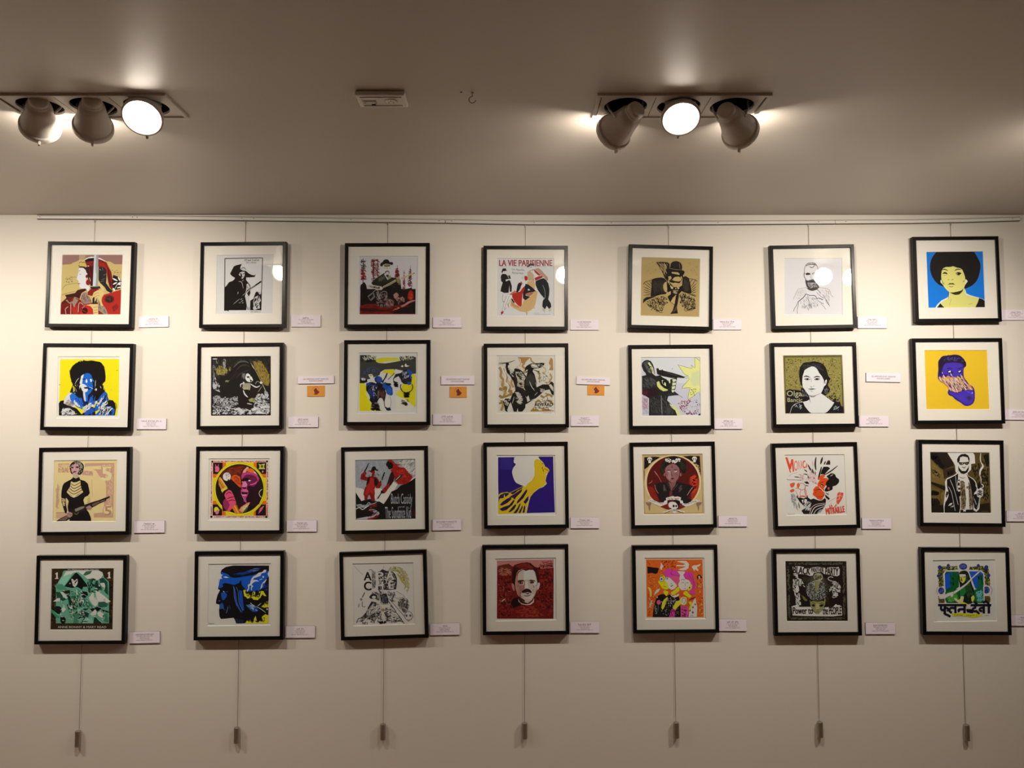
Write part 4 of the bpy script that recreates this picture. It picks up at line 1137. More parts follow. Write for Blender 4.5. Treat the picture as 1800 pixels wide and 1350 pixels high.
p 0c0808 69 18 72 12 76 10 82 14 84 20 82 26 78 28 74 28 73 24 70 21
p a81812 72 12 75 9 80 9 86 14 86 18 100 18 96 20 92 21 96 24 106 25 110 30 114 36 120 40 122 44 118 50 114 54 106 58 94 58 86 50 84 42 80 34 78 30 82 26 84 20 80 14
s 6a0f0c 26 6 .9 60 50 226 84 22 106 26 120 42 108 56 92 56 84 38
s d03020 24 5 1 60 50 227 88 28 106 28 112 44 96 50
k 1a0a0a 1.4 85 16 92 19
p 2a1010 78 36 82 32 86 42 84 52 80 58 74 66 68 72 64 72 64 66 70 60 74 48
p 9a1612 70 60 76 54 76 62 70 72 66 76 62 74 62 68
p 1a1616 62 70 66 76 60 76 54 86 51 88 52 84 58 76 59 70
p 2a2424 90 44 98 38 104 38 100 44 92 50 88 52 86 50
k d0c8c0 1.4 88 50 98 40
l c8c0bc 1 10 99 20 98 26 104 34 94 40 97 50 94
s a8a4a0 20 8 .9 15 14 228 10 98 24 98 44 94 44 100 24 106 10 104
l e8dcd2 1.6 9 107 16 104 22 108 30 103 34 100
p a01a18 36 103 44 98 52 96 50 102 42 105 37 106
p b8a8a0 34 108 44 107 54 112 56 116 50 122 40 127 10 128 10 126 40 120 46 114 36 110
p 8a1614 36 109 44 111 42 113 36 111
p a01a18 42 124 50 119 54 120 46 127 30 128 34 125
s 2a1010 30 6 1 -20 20 229 34 100 54 96 54 126 30 128
T b0aaa8 79 76 121 103 0 Butch Cassidy
T b0aaa8 94 100.5 105 104 0 and
T b0aaa8 67 102 118 125 -1 The Sundance Kid
p 3a0c0a 120 112 127 108 127 122 122 122
#A 34 865 792 d8cab8 9.5 9.5 124 9.5 126 127.5 9.5 127.5 e2d8da
p 26106a 12 13.5 48 13 44 18 43 24 48 27 42 34 39.5 42 42 54 48 64 56 68 62 70 66 76 72 88 71 100 68 124 13 124 12 60
p 2a1270 91 12 121 12 122 60 124 122.5 67 124 72 104 76 92 82 84 92 76 102 72 108 66 108 64 106 60 108 50 110 46 112 42 113.5 39 112 36 106 33 102 25 96 19
r 34247a 16 14 40 38
c e6dedc 48 13 44 17 43 23 47 27 44 32 40 40 41 50 46 62 52 66 62 69 72 64 80 56 86 40 88 20 90 11
p e8b41c 84 20 88 17 92 18 98 22 102 26 104 32 108 33 112 36 114 40 110 43 110.5 45 107 49 106.5 56 106 60 108 63.5 105 66 104 70 97 73 88 78 80 86 76 92 72 100 70 90 66 80 66 72 70 66 78 60 84 50 84.5 36 83 28
l f0d060 .8 90 17 98 21 102 26
k 14100e 1.2 98 25.5 102 26.5
k 14100e 1.3 100 32 99 37
k 14100e 1.3 101 36 102 43
l 14100e .8 104 36 108 38 112 41
e e8dcc8 108 47 1.6 1.5
p e8b81c 12 106 16 92 12 92 12 88 18 84 30 82 34 84 50 76 62 70 68 74 72 88 74 98 68 124 12 126
p 2a1040 13 93 16 88 24 84 32 84 34 86 28 91 22 94 16 95
p e8c860 24 86 26 92 23 93
p 2a1040 36 84 48 78 58 73 62 72 58 76 50 80 46 84 40 87
p 2a1040 34 92 44 86 56 78 60 76 58 82 48 92 44 98 42 94
p 2a1040 15 108 20 102 30 95 38 92 38 97 30 104 20 109
p 2a1040 14 116 22 112 34 108 42 98 45 99 40 108 28 118 20 120
p 2a1040 50 100 58 90 66 79 69 82 62 94 54 102 48 106
p 2a1040 32 122 40 112 46 106 48 108 44 116 36 122
p 2a1040 42 124 50 114 54 106 57 105 52 118 48 124
p 2a1040 62 102 68 94 72 90 72 98 66 106
p 2a1040 52 123 58 112 60 108 61 112 56 124
p 2a1040 60 123 63 112 65 108 66 112 64 123
p 2a1040 68 76 70 80 66 86 62 90
l f0d8a0 .9 75 92 70 108 67.5 124
#A 35 1124 793 d4c6b0 5 7.5 124.5 6 128.5 124 10 126 c8a86c
q 7a5a3a .7 7.5 9.5 122 8.5 126 122.5 11.5 124 7.5 9.5
p 1d0f0d 9.5 12 30 11 42 12 34 17 26 22 20 28 14 36 11 46 10 62 9.5 40
p 1d0f0d 84 11 100 9.5 120 10 122 40 122 60 119 44 112 32 104 24 96 17
s c8a86c 40 4 .9 30 70 231 10 36 20 30 40 14 42 17 22 30 11 56
s c8a86c 40 4 .9 -30 70 232 92 12 120 30 122 56 114 38 100 24
e e8e0d4 20.5 16 4.8 4
r e8e0d4 18 19 23 24
e 1d0f0d 18.5 17 1.2 1.3
e 1d0f0d 22.5 17 1.2 1.3
e e8e0d4 109.5 15 4.8 4
r e8e0d4 107 18 112 22.5
e 1d0f0d 107.5 16 1.2 1.3
e 1d0f0d 111.5 16 1.2 1.3
e e2bc84 67 62 56 54
e 55100c 67 62 52 52
p a02814 100 54 110 46 116 54 118.5 62 116 78 110 92 104 98 102 84 110 70 100 66
s c83818 40 9 2.2 0 40 233 100 50 116 50 116 76 104 92 104 66
s 8a2010 40 8 2 30 50 234 16 70 30 74 40 96 24 96
p 8a1c10 18 76 26 70 32 86 40 98 30 98 22 90
k c87a6a 1 18 65 24 62 26 58
l 9a4a40 1.6 30 40 34 45 40 54 44 62
l d8a090 .7 30 40 36 48
c 17100f 42 40 44 26 52 16 60 11 72 10 82 15 92 22 94 34 92 42 86 44 80 34 68 24 56 28 50 42 46 46
s 2a2818 30 6 1.6 80 30 235 42 30 52 18 50 42 44 46
s 2a2818 30 6 1.6 100 30 236 82 18 94 28 92 42 82 36
d f4f0ec 44 .9 1.9 237 50 17 58 14 64 18 72 17 80 14 83 18 76 23 66 24 56 22
p 8f5d58 51 38 53 32 58 28 66 25 74 28 79 34 80 42 79 50 76 57 70 62 65 63.5 60 60 54 54 52 46
p a8746c 58 44 62 40 64 52 60 58 56 52
k 5a1a18 1 65 26 65 35
k 5a1a18 1 63 31 67 33
k 3a1414 1.3 54 38 62 37.5
k 3a1414 1.3 68 37.5 76 36.5
p f8ece4 56 40 61 40 60 42.5 57.5 42
p f8ece4 69 40 75 39.5 73 42 70 42
e 8a1410 58.8 41 .9 .9
e 8a1410 71.5 40.6 .9 .9
k 3a1414 1 64 42 64.5 49 67 50
p 3a1010 62 54.5 66 53.5 70 54 66 56.5
k 6a2a26 .9 72 44 77 50
k 6a2a26 .9 53 44 56 50
e 8f5d58 50 47 1.6 3.4
e 8f5d58 82 47 1.6 3.4
p 7f504a 58 61 65 64 73 60 74 66 66 74 64 80 60 70
p 1c1414 31 66 40 63 54 62 58 62 62 72 64 82 60 102 44 102 36 88 32 76
p 1c1414 74 60 82 63 96 66 106 70 110 74 100 86 96 92 104 98 100 104 68 102 66 80 70 72
p 6a2a28 60 80 64 78 66 84 64 90 60 90
l 6a4a48 .8 56 64 60 72 63 77
l 6a4a48 .8 76 66 70 74 66 78
s 5a4a48 16 4 .7 60 30 238 48 66 52 66 54 80 47 80
s 5a4a48 16 4 .7 120 30 239 80 66 86 68 84 82 78 82
l a86a60 1.2 31 67 33 76 38 84
l b88a78 1.2 106 72 100 80 95 88
p ece4dc 16 98 23 95 30 98 40 102 50 102 57 104 54 110 44 110 32 106 22 101
p ece4dc 119 97 112 96 104 100 94 104 86 104 84 108 92 110 102 108 112 102 120 99
p ece4dc 49 100 52 98 56 98 56 103 50 103
p ece4dc 80 98 86 98 88 104 82 104
p f0ebe6 54 98 53 93 60 91 68 89 70 91 76 90 83 92 82 99 74 97 62 97
z 7a1c18 57 92.5 80 97 903
y 5a4a44 21 99 47 106.5 3 901
y 5a4a44 90 107.5 118 98.5 3 902
p 7a1c14 42 110 58 104 66 112 60 116 54 115
p 7a1c14 92 110 80 104 74 112 76 116 84 114
p 8a6a58 13 102 24 102 24 106 22 110 22 114 21.5 119 19 112 20 109 16 106
p 8a6a58 125 101.5 114 102 113 106 116 110 117 119 119 112 118 109 122 106
k e8dcc8 2.4 50 122 64 116
k e8dcc8 2.4 88 121.5 74 116
e e8dcc8 49.5 121 1.8 2
e e8dcc8 88.5 120.5 1.8 2
l 4a3a2a .7 49 123 62 119
l 4a3a2a .7 89 122.5 76 119
p 1a0f0e 60 102 68 98 80 102 80 112 74 116 62 114
c e8d8b4 58 107 60 102 66 100.5 72 102 76 107 77 112 74 114 73 117 68 118.5 65 117 64 113 60 112
e 2a1412 68.5 109 2.2 2.6
e 2a1412 73.5 109 1.8 2.4
k 2a1412 1.4 66 116.5 73 116.5
e e8d8b4 70.5 121 4 2.2
#A 36 1374 793 e0d2c2 6.5 8 124 7 128.5 125.5 10.5 127 e8dfe2
p e4502e 8 12.5 12.4 12.2 17.6 27 20 16 24 16.2 25.6 40.5 23 41.5 21.6 26 19.4 36 17.6 36 12.6 20 19.6 42 17.6 43.4
T e4604a 25.5 19 33 39 0 O
T e4604a 34 18.5 38 36.5 0 N
k e4604a 1.6 40.5 19 41 34.5
B e4604a 43 19 47.5 34 0 C
p e4604a 48 33 50.5 24 52 25 50.5 33
k 3a2428 3.4 69 12 67.5 26 69 38
k 3a2424 4 82 12 78 26
k 3a2424 2.6 88 20 85 27
p 3a2026 88 27 92 19 96 18 97.5 22 97 27
p 1a1414 84 31 92 31 97 34 86 46 78 46 80 38
k 1a1414 3.2 80 31 76 46 73 57
k 2a1a1a 2.4 112 29 98 40 84 48
k 1a1414 3 53 27 58 37 62 44
k 1a1414 2.4 61 35 65 46
k 2a1a1a 1.8 67 40 68 48
k c08890 1 62 20 63 30
k 1a1414 2 44 45 52 47 59 52
p 5a2c2c 44 36 50 38 52 42 48 40
k 2a1a1a 1.6 26 51 36 52
l 6a5a58 .8 12 55 13 57 26 57 40 58
l c0a8a8 .7 16 50 20 46 32 42
s d8a8a8 14 6 .7 30 40 241 34 46 46 44 46 58 38 58
p 2a1a1a 45 61 52 60 56 65 50 65
k 2a1a1a 1.4 47 68 54 69
s f2c0b8 30 7 2 60 30 242 56 34 72 50 72 68 58 64 48 56
c e65c3c 17 66 22 63 27 63.5 25 70 20 72
c e65c3c 17 78 24 75 26 79 20 82
c e65c3c 32 72 31 66 35 63 36 68 34 74
l d86050 .9 28 74 34 74 40 77 46 75 48 70 45 65 38 64 36 70
l d86050 .9 38 78 37 86 40 90 48 88 50 80 46 76
l d86050 1.4 48 70 47 82 52 92
l e0705a .7 28 78 32 86 36 92
k d84030 2 36 91 42 89 50 92
k 1a1414 2.2 31 88 34 96
k 1a1414 2 52 88 51 94
l 3a3030 .8 30 92 32 88
p 191516 32 93 38 92 44 94 52 91 58 96 64 94 74 98 80 98 86 93 88.5 96 88 104 84 112 78 120 70 124.5 44 124.5 40 118 48 112 42 106 36 100
p ece4e2 46 95 51 96 49 104 45 102
p ece4e2 40 97 44 96 43 104
s d8d0d0 18 8 .9 -25 30 243 40 98 60 100 60 118 44 118
l e0b0a8 1 56 124 60 112 68 106 78 104 88 103
l f0e6e4 1.4 59 124.5 64 114 72 109 86 106
l e6dcda 1 64 124.5 70 116 84 110
p 9a9294 70 123 76 116 82 115 78 121
k 2a2222 1.6 34 102 36 114
p ece4e2 36 104 40 106 43 116 40 114 37 110
s a09898 34 6 .6 70 30 244 18 84 28 82 34 120 26 114 20 100
p e8501c 72 64 76 58 84 53 92 55 94 58 91 62 88 68 84 74 86 80 85 88 80 97 72 95 68 90 64 88 62 85 64 80 63 76 68 70 72 70
p ee5a26 72 56 78 48 84 46 87 50 78 57
p f06a34 88 53 93 55 94 60 90 58
k 8a2010 1.2 75 65 80 62 85 61
p 1a1010 78 66 82 66 84 68 80 69.5
e f8e8d8 80 68.5 1.2 .9
k 3a1410 1.2 66 78 74 76 80 77
k 8a2010 1 66 84 70 80
k 8a2010 .9 68 90 80 90 86 86
c 15100f 90 60 94 55 90 50 94 47 100 44 106 46 109 52 114 56 114 62 108 68 102 70 101 76 94 79 88 80 86 76 90 70 88 66
p 15100f 90 50 98 44 101 44 92 53
k f4e8e4 1 97 50 103 46
e d06050 93.5 74 2 2.6
k f0dcd0 1.6 74 70 80 76 86 82 92 90
p 1a1414 86 86 92 90 96 94 94 97 88 92
k 1a1414 1.4 88 82 94 87
k 8a8080 1 92 84 94 83
p e65434 111 84 114 81 118 82 123 82.5 122 90 118 98 113 105 110 104 109 97
p e65434 103 112 108 105 110 107 104 112.5
l f2d0c8 .8 110 90 116 88 122 90
l f2d0c8 .8 110 97 116 94
k f2d0c8 .9 117 82 114 96
l e8a898 .7 92 102 100 96 108 92
k e8a898 .8 94 108 100 102
B d84832 95 106 101 111 -14 LA
B dc4c34 88 111 125 123 -8 MITRAILLE
z a09494 13 123.5 26 125.5 905
#A 37 1630 788 e0d2c2 7 8 124 9 127 128 9 127.5 5c471f
p 241a10 7 9 40 9 44 16 48 22 52 28 54 34 40 40 32 42 22 32 7 20
s 0e0b08 40 16 2.4 -48 6 251 8 10 20 10 38 38 28 42 8 20
p 7a602c 8 22 30 44 36 42 40 46 40 74 9 66
s 8a7038 30 7 1.2 30 40 252 10 28 30 46 30 60 10 58
s 1a120c 26 3.4 1.2 45 80 253 10 40 18 42 28 54 26 60 10 50
p 3a2c16 32 42 56 38 58 48 46 54 42 60 34 60
p 1c1410 8 66 38 76 36 84 28 80 8 70
p 6e5628 9 76 26 82 26 112 9 114
s 1e150e 24 10 2.4 88 5 254 10 82 24 86 24 94 10 94
s 1e150e 24 14 2.4 88 5 255 10 98 24 98 24 116 10 116
p 1e150e 9 114 36 112 36 128 9 128
s 8a7038 16 10 1 90 6 256 28 84 36 84 34 112 28 112
s 201610 26 7 2 60 40 257 40 44 56 40 54 52 42 56
s 7a6030 90 6 1 80 40 258 88 36 122 12 124 100 108 110 100 60
s 1a120c 80 6 1.6 80 40 259 84 40 122 14 124 104 110 104 96 60
p 1a120c 112 14 122 10 124 30 118 36
p 221a0e 98 112 124 108 126 128 92 128
p ebe3de 41 9 92 9 95 14 96 30 88 31 88 42 82 48 78 52 62 52 57 46 56 34 53 28 48 20
p 6a5430 62 44 64 52 60 52
p ebe3de 36 66 40 59 48 56 56 52 60 48 64 44 66 48 80 48 82 54 92 60 97 66 100 76 103 82 106 78 112 82 111 94 106 98 105 108 104 120 98 126 92 122 92 128 34 128 33 114 35 98 37 80
p 1a1210 61 29 60 22 63 16 68 12 76 11 82 14 85 20 84.5 28 82.5 24 81 18 72 16 66 18 65 26
p ebe3de 65 26 66 18 72 17 80 18 82.5 26 83 34 80 42 76 46 70 45 66 40 64 34
p 2a2016 63 27 72 28 84 26.5 84 30 81 33 77 33 75 30 71 33 66 33 63.5 30
e 5a5040 68.5 30.5 2.6 2
e 5a5040 79 30 2.6 2
k ebe3de .9 70 31.5 71.5 29
p 1a1210 62 34 65 40 70 45 77 45 82 38 83.5 33 83 42 80 48 74 51 68 50 63 44
k 1a1210 1.3 69 37 74 38 78 36.5
k 3a3028 .8 72 40.5 76 40
p 15110f 40 62 48 58 56 54 62 50 62 60 60 70 61 82 64 92 66 108 66 118 64 128 35 128 35 116 37 106 42 96 42 86 40 74
p ebe3de 38 78 42 82 43 94 40 102 36 108 35 100
s 15110f 8 6 1.2 60 30 260 38 84 43 86 42 96 37 100
l d8d0cc .8 46 62 52 76 57 92 62 112
l d8d0cc .8 57 55 58 68 60 84
l d8d0cc .8 43 76 49 88 53 108 56 124
p d8d0cc 42 114 46 109 51 108 48 113
p d8d0cc 46 117 53 113 53 116
p 15110f 78 50 82 55 92 62 96 68 99 78 98 84 94 88 92 98 92 128 90 128 90 96 88 80 84 64
k d8d0cc 1.1 96 72 100 80
p a88a68 66 64 72 64 75 72 76 80 77 90 78 100 77 112 76 120 68 122 67 110 67 94 66 80
p a08468 82 66 86 70 88 82 90 96 90 112 88 120 84 120 83 100 83 80
s 3a2a1c 80 4 .9 -40 60 261 66 64 75 66 78 100 76 120 68 120
s 4a3626 40 4 .9 40 60 262 82 68 88 74 90 112 84 118
p ece4de 75 66 81 62 82 80 82 100 83 120 77 120 78 100 77 84
k 15110f 1 64 56 70 59 76 58
e 8a6a4a 80 77.5 2 2.6
r 15110f 61 68 65 74
r 15110f 62 78 66 82
r 15110f 62 62 65 65
p 15110f 62 86 67 85 67 94 64 96
p 15110f 66 122 90 121 90 128 66 128
r ebe3de 72 122 77 125
p 15110f 93 92 98 90 100 96 105 98 104 108 102 116 98 122 94 118 92 106
k d8d0cc 1.1 94 100 98 112
k d8d0cc 1.1 104 98 102 112 99 118
p d8d0c8 98 84 104 80 110 82 111 92 106 97 100 92
s 2a2018 18 4 1 30 50 263 98 84 110 82 110 94 100 94
k f0e8dc 2 107 80 112 76 110 72 107 71
k f4ecdc 1.4 107 70 107 60 105 54
k f4ecdc 4 105 54 106 44 111 36 109 30
k f4ecdc 2 109 32 106 22 107 9
p 1c140c 100 72 106 64 107 72 104 80 100 80
z 8a7858 109 124 121 126 906
#A 41 83 993 d2c0aa 8.5 8 130.5 7.5 128 128 5.5 128.5 35230f
s 54421c 90 5 1.4 80 60 271 8 8 24 8 16 126 6 126
s 54421c 90 5 1.4 80 60 272 114 8 130 8 128 126 120 126
s 1e120a 60 6 1.8 80 60 273 8 30 18 30 16 126 6 126
s 1e120a 60 6 1.8 80 60 274 120 30 130 30 128 126 120 126
p 66a07c 30 11.5 100 11.5 108 16 112 26 121 34 121 116 16 118 16 46 14 42 20 36 26 24
p d8d8c8 36 13 60 11 100 11 108 15 110 20 104 28 94 32 88 26 80 30 72 22 66 18 60 14 50 16 44 22 30 24
p 8cba98 20 36 28 24 34 22 44 18 46 22 40 32 32 42 24 38
p 2e6644 70 20 76 13 88 12 84 18 74 22
p 4a8a64 16 40 28 38 36 46 40 50 24 50 18 48
p 1e4a30 16 54 24 54 34 60 38 68 30 72 18 66
p c8ccb4 24 54 30 54 36 60 39 66 36 68 30 62
p d8d8c8 10 73 20 66 24 66 24 72 16 73
p 1c4830 102 28 110 26 118 34 120 60 114 56 104 36
p c8d0b8 100 40 106 36 112 36 114 42 112 50 104 48
p 5a946e 100 44 106 42 112 46 108 52 102 50
p d8d8d0 94 46 98 47 102 54 112 62 124.5 73 116 76 100 76 96 80 98 70 93 60
p dccfc4 81 66 90 54 96 62 100 72 98 80 94 83 88 78
p 6aa880 90 54 94 48 96 62 98 70 92 66
p 3a7a54 76 66 84 76 90 84 82 86 76 82
p 2a5a3e 100 74 112 73 120 78 116 84 100 84
p 0f1210 33 43 40 34 46 26 52 19 56 15 60 18 66 24 72 32 78 40 79.5 43.5 70 44 68 50 62 46 58 44 48 46 40 44.5
p dcdccc 46.5 29 48 27.5 51 30 54 32 57 28 59 29 59.5 36 57 41 54 44.5 50 42 48.5 36
p 0f1210 53 35 58 30 59 31 54 38
k 0f1210 1.2 48 32 52 32
p 0f1210 51 38 54 38 53 40
e c8d0b8 44 37 1.2 1.2
p d8d8c8 53 10 57 12 56 16 53 15
p 4a8a64 46 54 54 50 60 48 66 54 66 62 62 68 54 68 48 66
p a8c8a0 56 48 60 52 60 60 56 58
p 0f1210 68 52 78 54 80 60 74 66 68 64 66 58
p 2a1a10 28 52 44 50 44 56 36 58
p 1a3020 40 62 46 66 46 78 54 86 50 90 42 78
p c8c8b0 60 70 62 66 66 64 71 68 72 74 68 80 60 80 58 76
p 5a946e 60 76 68 74 70 78 64 82
p c8a88a 48 68 56 70 54 76 48 74
l 3a2a18 1.4 46 72 54 80 60 84
p d0d0bc 42 82 48 82 52 88 50 91 44 86
p e0dccc 26 88 32 83 36 88 30 95
p 101814 16 82 26 82 28 90 24 98 16 96
p 3a8a58 7 88 10 90 24 103 22 106 16 104 7 94
p 74b084 10 90 20 98 24 102 20 101
p 0e120f 82 88 96 84 104 82 108 84 104 90 98 92 84 92
p 0f1a14 106 88 120 92 121 95 110 93
p d0d4c0 90 92 94 88 97 92 96 99 90 101 84 98
p d8d4c4 98 96 103 92 110 97 114 102 108 106 100 101
p a8c8a0 60 88 66 88 67 98 61 97
p 2a3a30 66 90 82 96 80 104 68 100
p 6a9a72 40 96 50 94 54 104 50 118 36 118 36 104
p 4a7a56 54 94 62 98 60 118 50 118
p 0d0f0e 25 104 32 101 36 108 34 116 28 117 25 112
k d8d8cc 1.2 28 110 33 111
p 86b48e 70 106 80 106 90 110 90 116 68 117
k 0f1210 2 66 117 74 104
k 0f1210 2 62 108 64 104 74 104
k 0f1210 1.6 70 112 80 113
p 123020 92 104 100 106 108 114 104 118 90 118
k 86b48e 2 97 105 110 117
p 3a7a54 108 100 118 96 120 114 112 112
s 101812 60 7 1 50 70 275 36 50 80 56 82 104 40 104
s c8d4bc 46 6 1 50 70 276 20 48 118 48 114 112 24 112
s 16301f 40 8 1.2 60 60 277 76 24 100 28 110 50 80 60
p 35230f 8 116 130 116 128 128 6 128
p 35230f 100 8 130 8 128 28 116 26 110 20 108 14
p 35230f 8 8 40 8 30 13 28 22 20 32 8 34
p e6dccb 15 17.5 18.5 15 20 15 20 26 21.5 26.6 21.5 28 14.5 28 14.5 26.6 16.8 26 16.8 18.6 15 19
p e6dccb 118.5 16.5 122 14 123.5 14 123.5 25 125 25.6 125 27 118 27 118 25.6 120.2 25 120.2 17.6 118.5 18
T cfc2b0 40 8.6 102 11 0 IN BOOTY WE TRUST
T e0d4c4 20 121.3 116 125.4 0 ANNE BONNY & MARY READ
#A 42 361 986 cfbfa9 5.5 7 128.5 5.5 128 127 4 128.5 dccfc8
p 0d0b0f 28 26 31 18 38 13 46 11 54 9.5 125 9.5 124 124 60 124 58 118 55 113 46 114 30 115.5 27 110 26 98 27 92 27 87 20 85 20.5 78 23 68 26 62 28 58.5 24 56 26 46 25 38
p 1150a4 28 27 29 22 36 24 44 27 48 32 56 34 66 33 78 31 92 29 102 25 112 22 124 20 124 30 120 36 116 52 110 56 104 60 100 58 96 62 82 60 76 58 72 50 66 44 56 48 48 46 38 44 33 46 34 52 26 55 26 46 26 38
s 0d0b0f 10 12 2 -10 12 281 60 14 124 12 124 20 70 26
s 15387a 14 16 1.6 -12 8 282 50 26 66 30 100 22 110 14 88 16 76 22
s 7a8ab0 5 9 .7 -10 6 283 82 16 106 14 104 22 84 24
p f0f0f4 26 30 29 24 30 27 34 28 31 30 31 35 34 36 28 36 26 44 25.5 38
p e8ecf4 34 32 40 31 46 34 42 34 38 34
p e6e8f2 88 42 90 36 94 31 100 28 104 24 112 22 115 18 120 18 118 23 110 25 108 30 100 33 96 34 93 38 100 38 106 41 98 41 93 44 90 48 86 50 86 55 82 62 81 60 84 54 83 48 88 45
p dce0ee 88 46 94 50 91 54 91 60 89 56 90 50
p dce0ee 108 55 110 47 113 43 118 38 121 36 117 43 112 46 112 52 107 57
e e6e8f2 113.5 32 1.8 2
k e6e8f2 1.4 106 38 112 36
p f0f0f4 125 20 125 34 122 26
p 0d0b0f 66 44 69 38 71 44 70 46 74 52 78 56 80 62 60 56 62 50 66 46
p 0d0b0f 116 48 124 30 124 60 114 58
s 1a3a80 6 6 .9 0 10 284 114 48 124 46 124 60 114 58
p 14509c 30 64 36 62 42 66 41 72 36 78 33 78 31 72
k f0f0f4 1.4 34 60 37 62.5
k 1a4a98 1.6 39 62 44 61
p 14509c 28 86 33 83 35 88 36 94 28 94
k 7a8ab8 .8 24 80 29 79
k 3a5a98 1.2 27 96 33 94 38 98
p 13499a 66 58 72 60 73 72 74 84 76 98 72 100 68 88 66 76
p 1c3a80 54 50 58 56 60 70 62 82 68 96 74 104 68 100 60 88 56 74
l 5a74b0 .7 54 50 58 62 62 84 70 102
l 5a74b0 .7 60 52 64 62 66 84 74 98
l 5a74b0 .7 56 52 56 70 62 90
k 4a7aa8 1.2 44 90 42 100 40 104
k 3a4a70 1 47 88 48 96
p f2da20 74 58 80 58 78 62 80 66 86 64 88 70 92 68 92 60 98 62 97 70 104 68 106 60 114 60 116 64 120 70 116 70 112 66 110 72 104 76 104 78 94 77 91 73 82 75 80 72 76 70
s 0d0b0f 22 5 1.6 70 40 285 76 58 116 60 112 74 84 74
p f2da20 110 91 116 86 117 82 119 86 121 80 123 84 124.5 78 124.5 92 116 93
s 0d0b0f 6 4 1 80 20 286 114 84 124 80 124 90 114 90
p 14468e 80 88 88 86 96 90 102 94 104 100 96 102 88 98
s 9ab0d0 12 8 .8 20 30 287 78 86 96 86 106 100 90 100
k c8d4e4 1.4 88 83 94 89
k b8c8dc 1.2 98 90 110 96 119 103
k b8c8dc 1.2 102 90 110 84
e e8e4e0 121.5 96 1.6 1.6
p f2da20 78 124 82 118 84 120 88 117 92 120 94 122 96 114 99 109 101 118 104 122 110 116 112 110 118 106 121 107 124 108 124 124
s 0d0b0f 22 5 1.2 60 50 288 82 116 96 118 118 110 116 122 84 123
k 3a6a8a 1.8 60 117 68 120
p 14223a 58 114 76 118 74 124 60 124
z 8a7c78 6 122.5 17 125.5 907
#A 43 615 985 c3b39d 6 7.5 125.5 5 127 126 6.5 130 d8ccc4
s a8985c 140 3 1.3 30 80 291 72 20 80 13 92 12 104 16 114 26 119 42 118 56 113 68 110 60 112 46 108 34 98 24 86 20 76 22
p a8903c 92 26 98 29 104 36 107 46 103 46 98 36
l 8a7a3a 1.2 84 21 94 22 102 28 108 38 110 48 108 58
d 8a7a40 40 .8 1.2 292 86 20 96 20 108 34 112 48 110 56 107 48 104 36 94 24
p c8b8c0 95 39 100 40 104 46 98 54 95 52
l 8a8078 .7 9 12 18 22 26 29
B 1a1614 28 24 42.5 40 0 A
B 1a1614 28 43 42 60 0 C
l 3a3430 1 38 20 44 20 44 36
s 4a4440 60 6 0.48 85 30 293 43 20 50 20 52 58 44 58
p 2a2624 52 24 60 22 64 18 74 22 84 22 90 28 93 36 93 46 91 58 70 60 52 58 58 46 56 34
s c8beb4 60 6 0.60 50 60 294 54 26 84 22 92 34 90 56 56 58
B dcd2ca 53 24 66 39 0 P
B dcd2ca 73 22 86 38 0 A
B dcd2ca 53 43 65.5 58 0 H
B dcd2ca 77 42 86 57 0 E
k dcd2ca 2.2 40 62 56 60 82 60
l dcd2ca 1.2 54 39 66 38 78 40 90 37
s 3a3430 40 7 0.48 60 50 295 42 62 58 62 58 82 44 82
c 2a2422 40 70 44 67 50 68 53 72 52 78 48 76 42 77 38 74
e d0c4b8 47 73.5 4 2.6
p d8ccc4 42 77 52 77 50 84 46 84
p 2a2628 60 70 66 66 72 68 76 78 74 86 66 86 60 80
s 6a6464 24 4 .9 50 70 296 60 68 74 70 74 86 62 84
k 1a1614 2 56 58 62 66
k 1a1614 1.8 88 65 83 79
s 3a3430 60 7 0.54 50 60 297 56 62 92 62 90 86 60 90
l 4a4440 1.6 29 64 24 74
e 7a7068 22 78 2.4 2.6
l 4a4440 1 24 82 24 92 30 92
k 4a4440 1.2 18 86 16 94
p 2a2628 42 82 52 84 50 96 46 94 40 90 36 98 34 96
s 2a2624 90 8 0.54 -50 25 298 44 82 58 86 66 96 56 110 20 124 12 122 30 104
s d0c4ba 30 7 1 -50 25 299 44 84 60 90 60 104 30 114
e a07a48 65 99 3 3
s 2a2624 70 7 0.96 15 30 300 68 94 86 86 100 110 104 122 70 122 66 106
s cfc3b9 30 9 1.2 20 20 301 70 94 88 92 102 120 74 120
p d4c8be 75 79 78 78 110 118 116 126 108 126
l 3a3430 1 75 80 106 126
l 3a3430 .8 78 78 116 122
s 3a3430 120 5 0.48 60 80 302 94 78 106 74 114 78 117 90 112 104 104 104 94 92
l 6a625c .6 92 62 108 72 90 76
l 8a8078 .7 108 72 108 78
e 6a625c 115 110.5 8.4 9
e d4c8be 115 110.5 7.2 7.8
e 5a544e 111 110 2.2 2.6
e 5a544e 118.5 110 2.2 2.6
s 2a2624 50 6 0.60 60 70 303 30 106 60 100 66 124 40 126
l 3a3430 1.2 42 118 44 112 50 112 58 108
l 3a3430 1.2 12 124 16 116 24 114
z 2a2624 23 122 36 127 908
s 1a1614 14 5 1.4 80 12 304 56 121 70 120 70 126 58 127
d 2a2624 26 .6 1.2 305 72 114 100 116 106 124 74 124
k 8a8078 .6 68 10 66 18
#A 44 864 977 c3b09a 7.5 6.5 126.5 4.5 128.5 126.5 9.5 129.5 d9cabd
r 6a120d 11 10 123 125
p b06a5c 10 10 123 7.5 123 24 100 26 86 22 76 14 60 14 46 18 42 22 34 16 22 18 12 22
s 8a3a30 30 7 1.4 20 50 311 92 12 122 10 122 24 96 26
p 5a2818 13 20 32 17 40 22 40 38 13 38
s a85a40 30 6 1.2 0 30 312 13 22 40 22 40 40 13 40
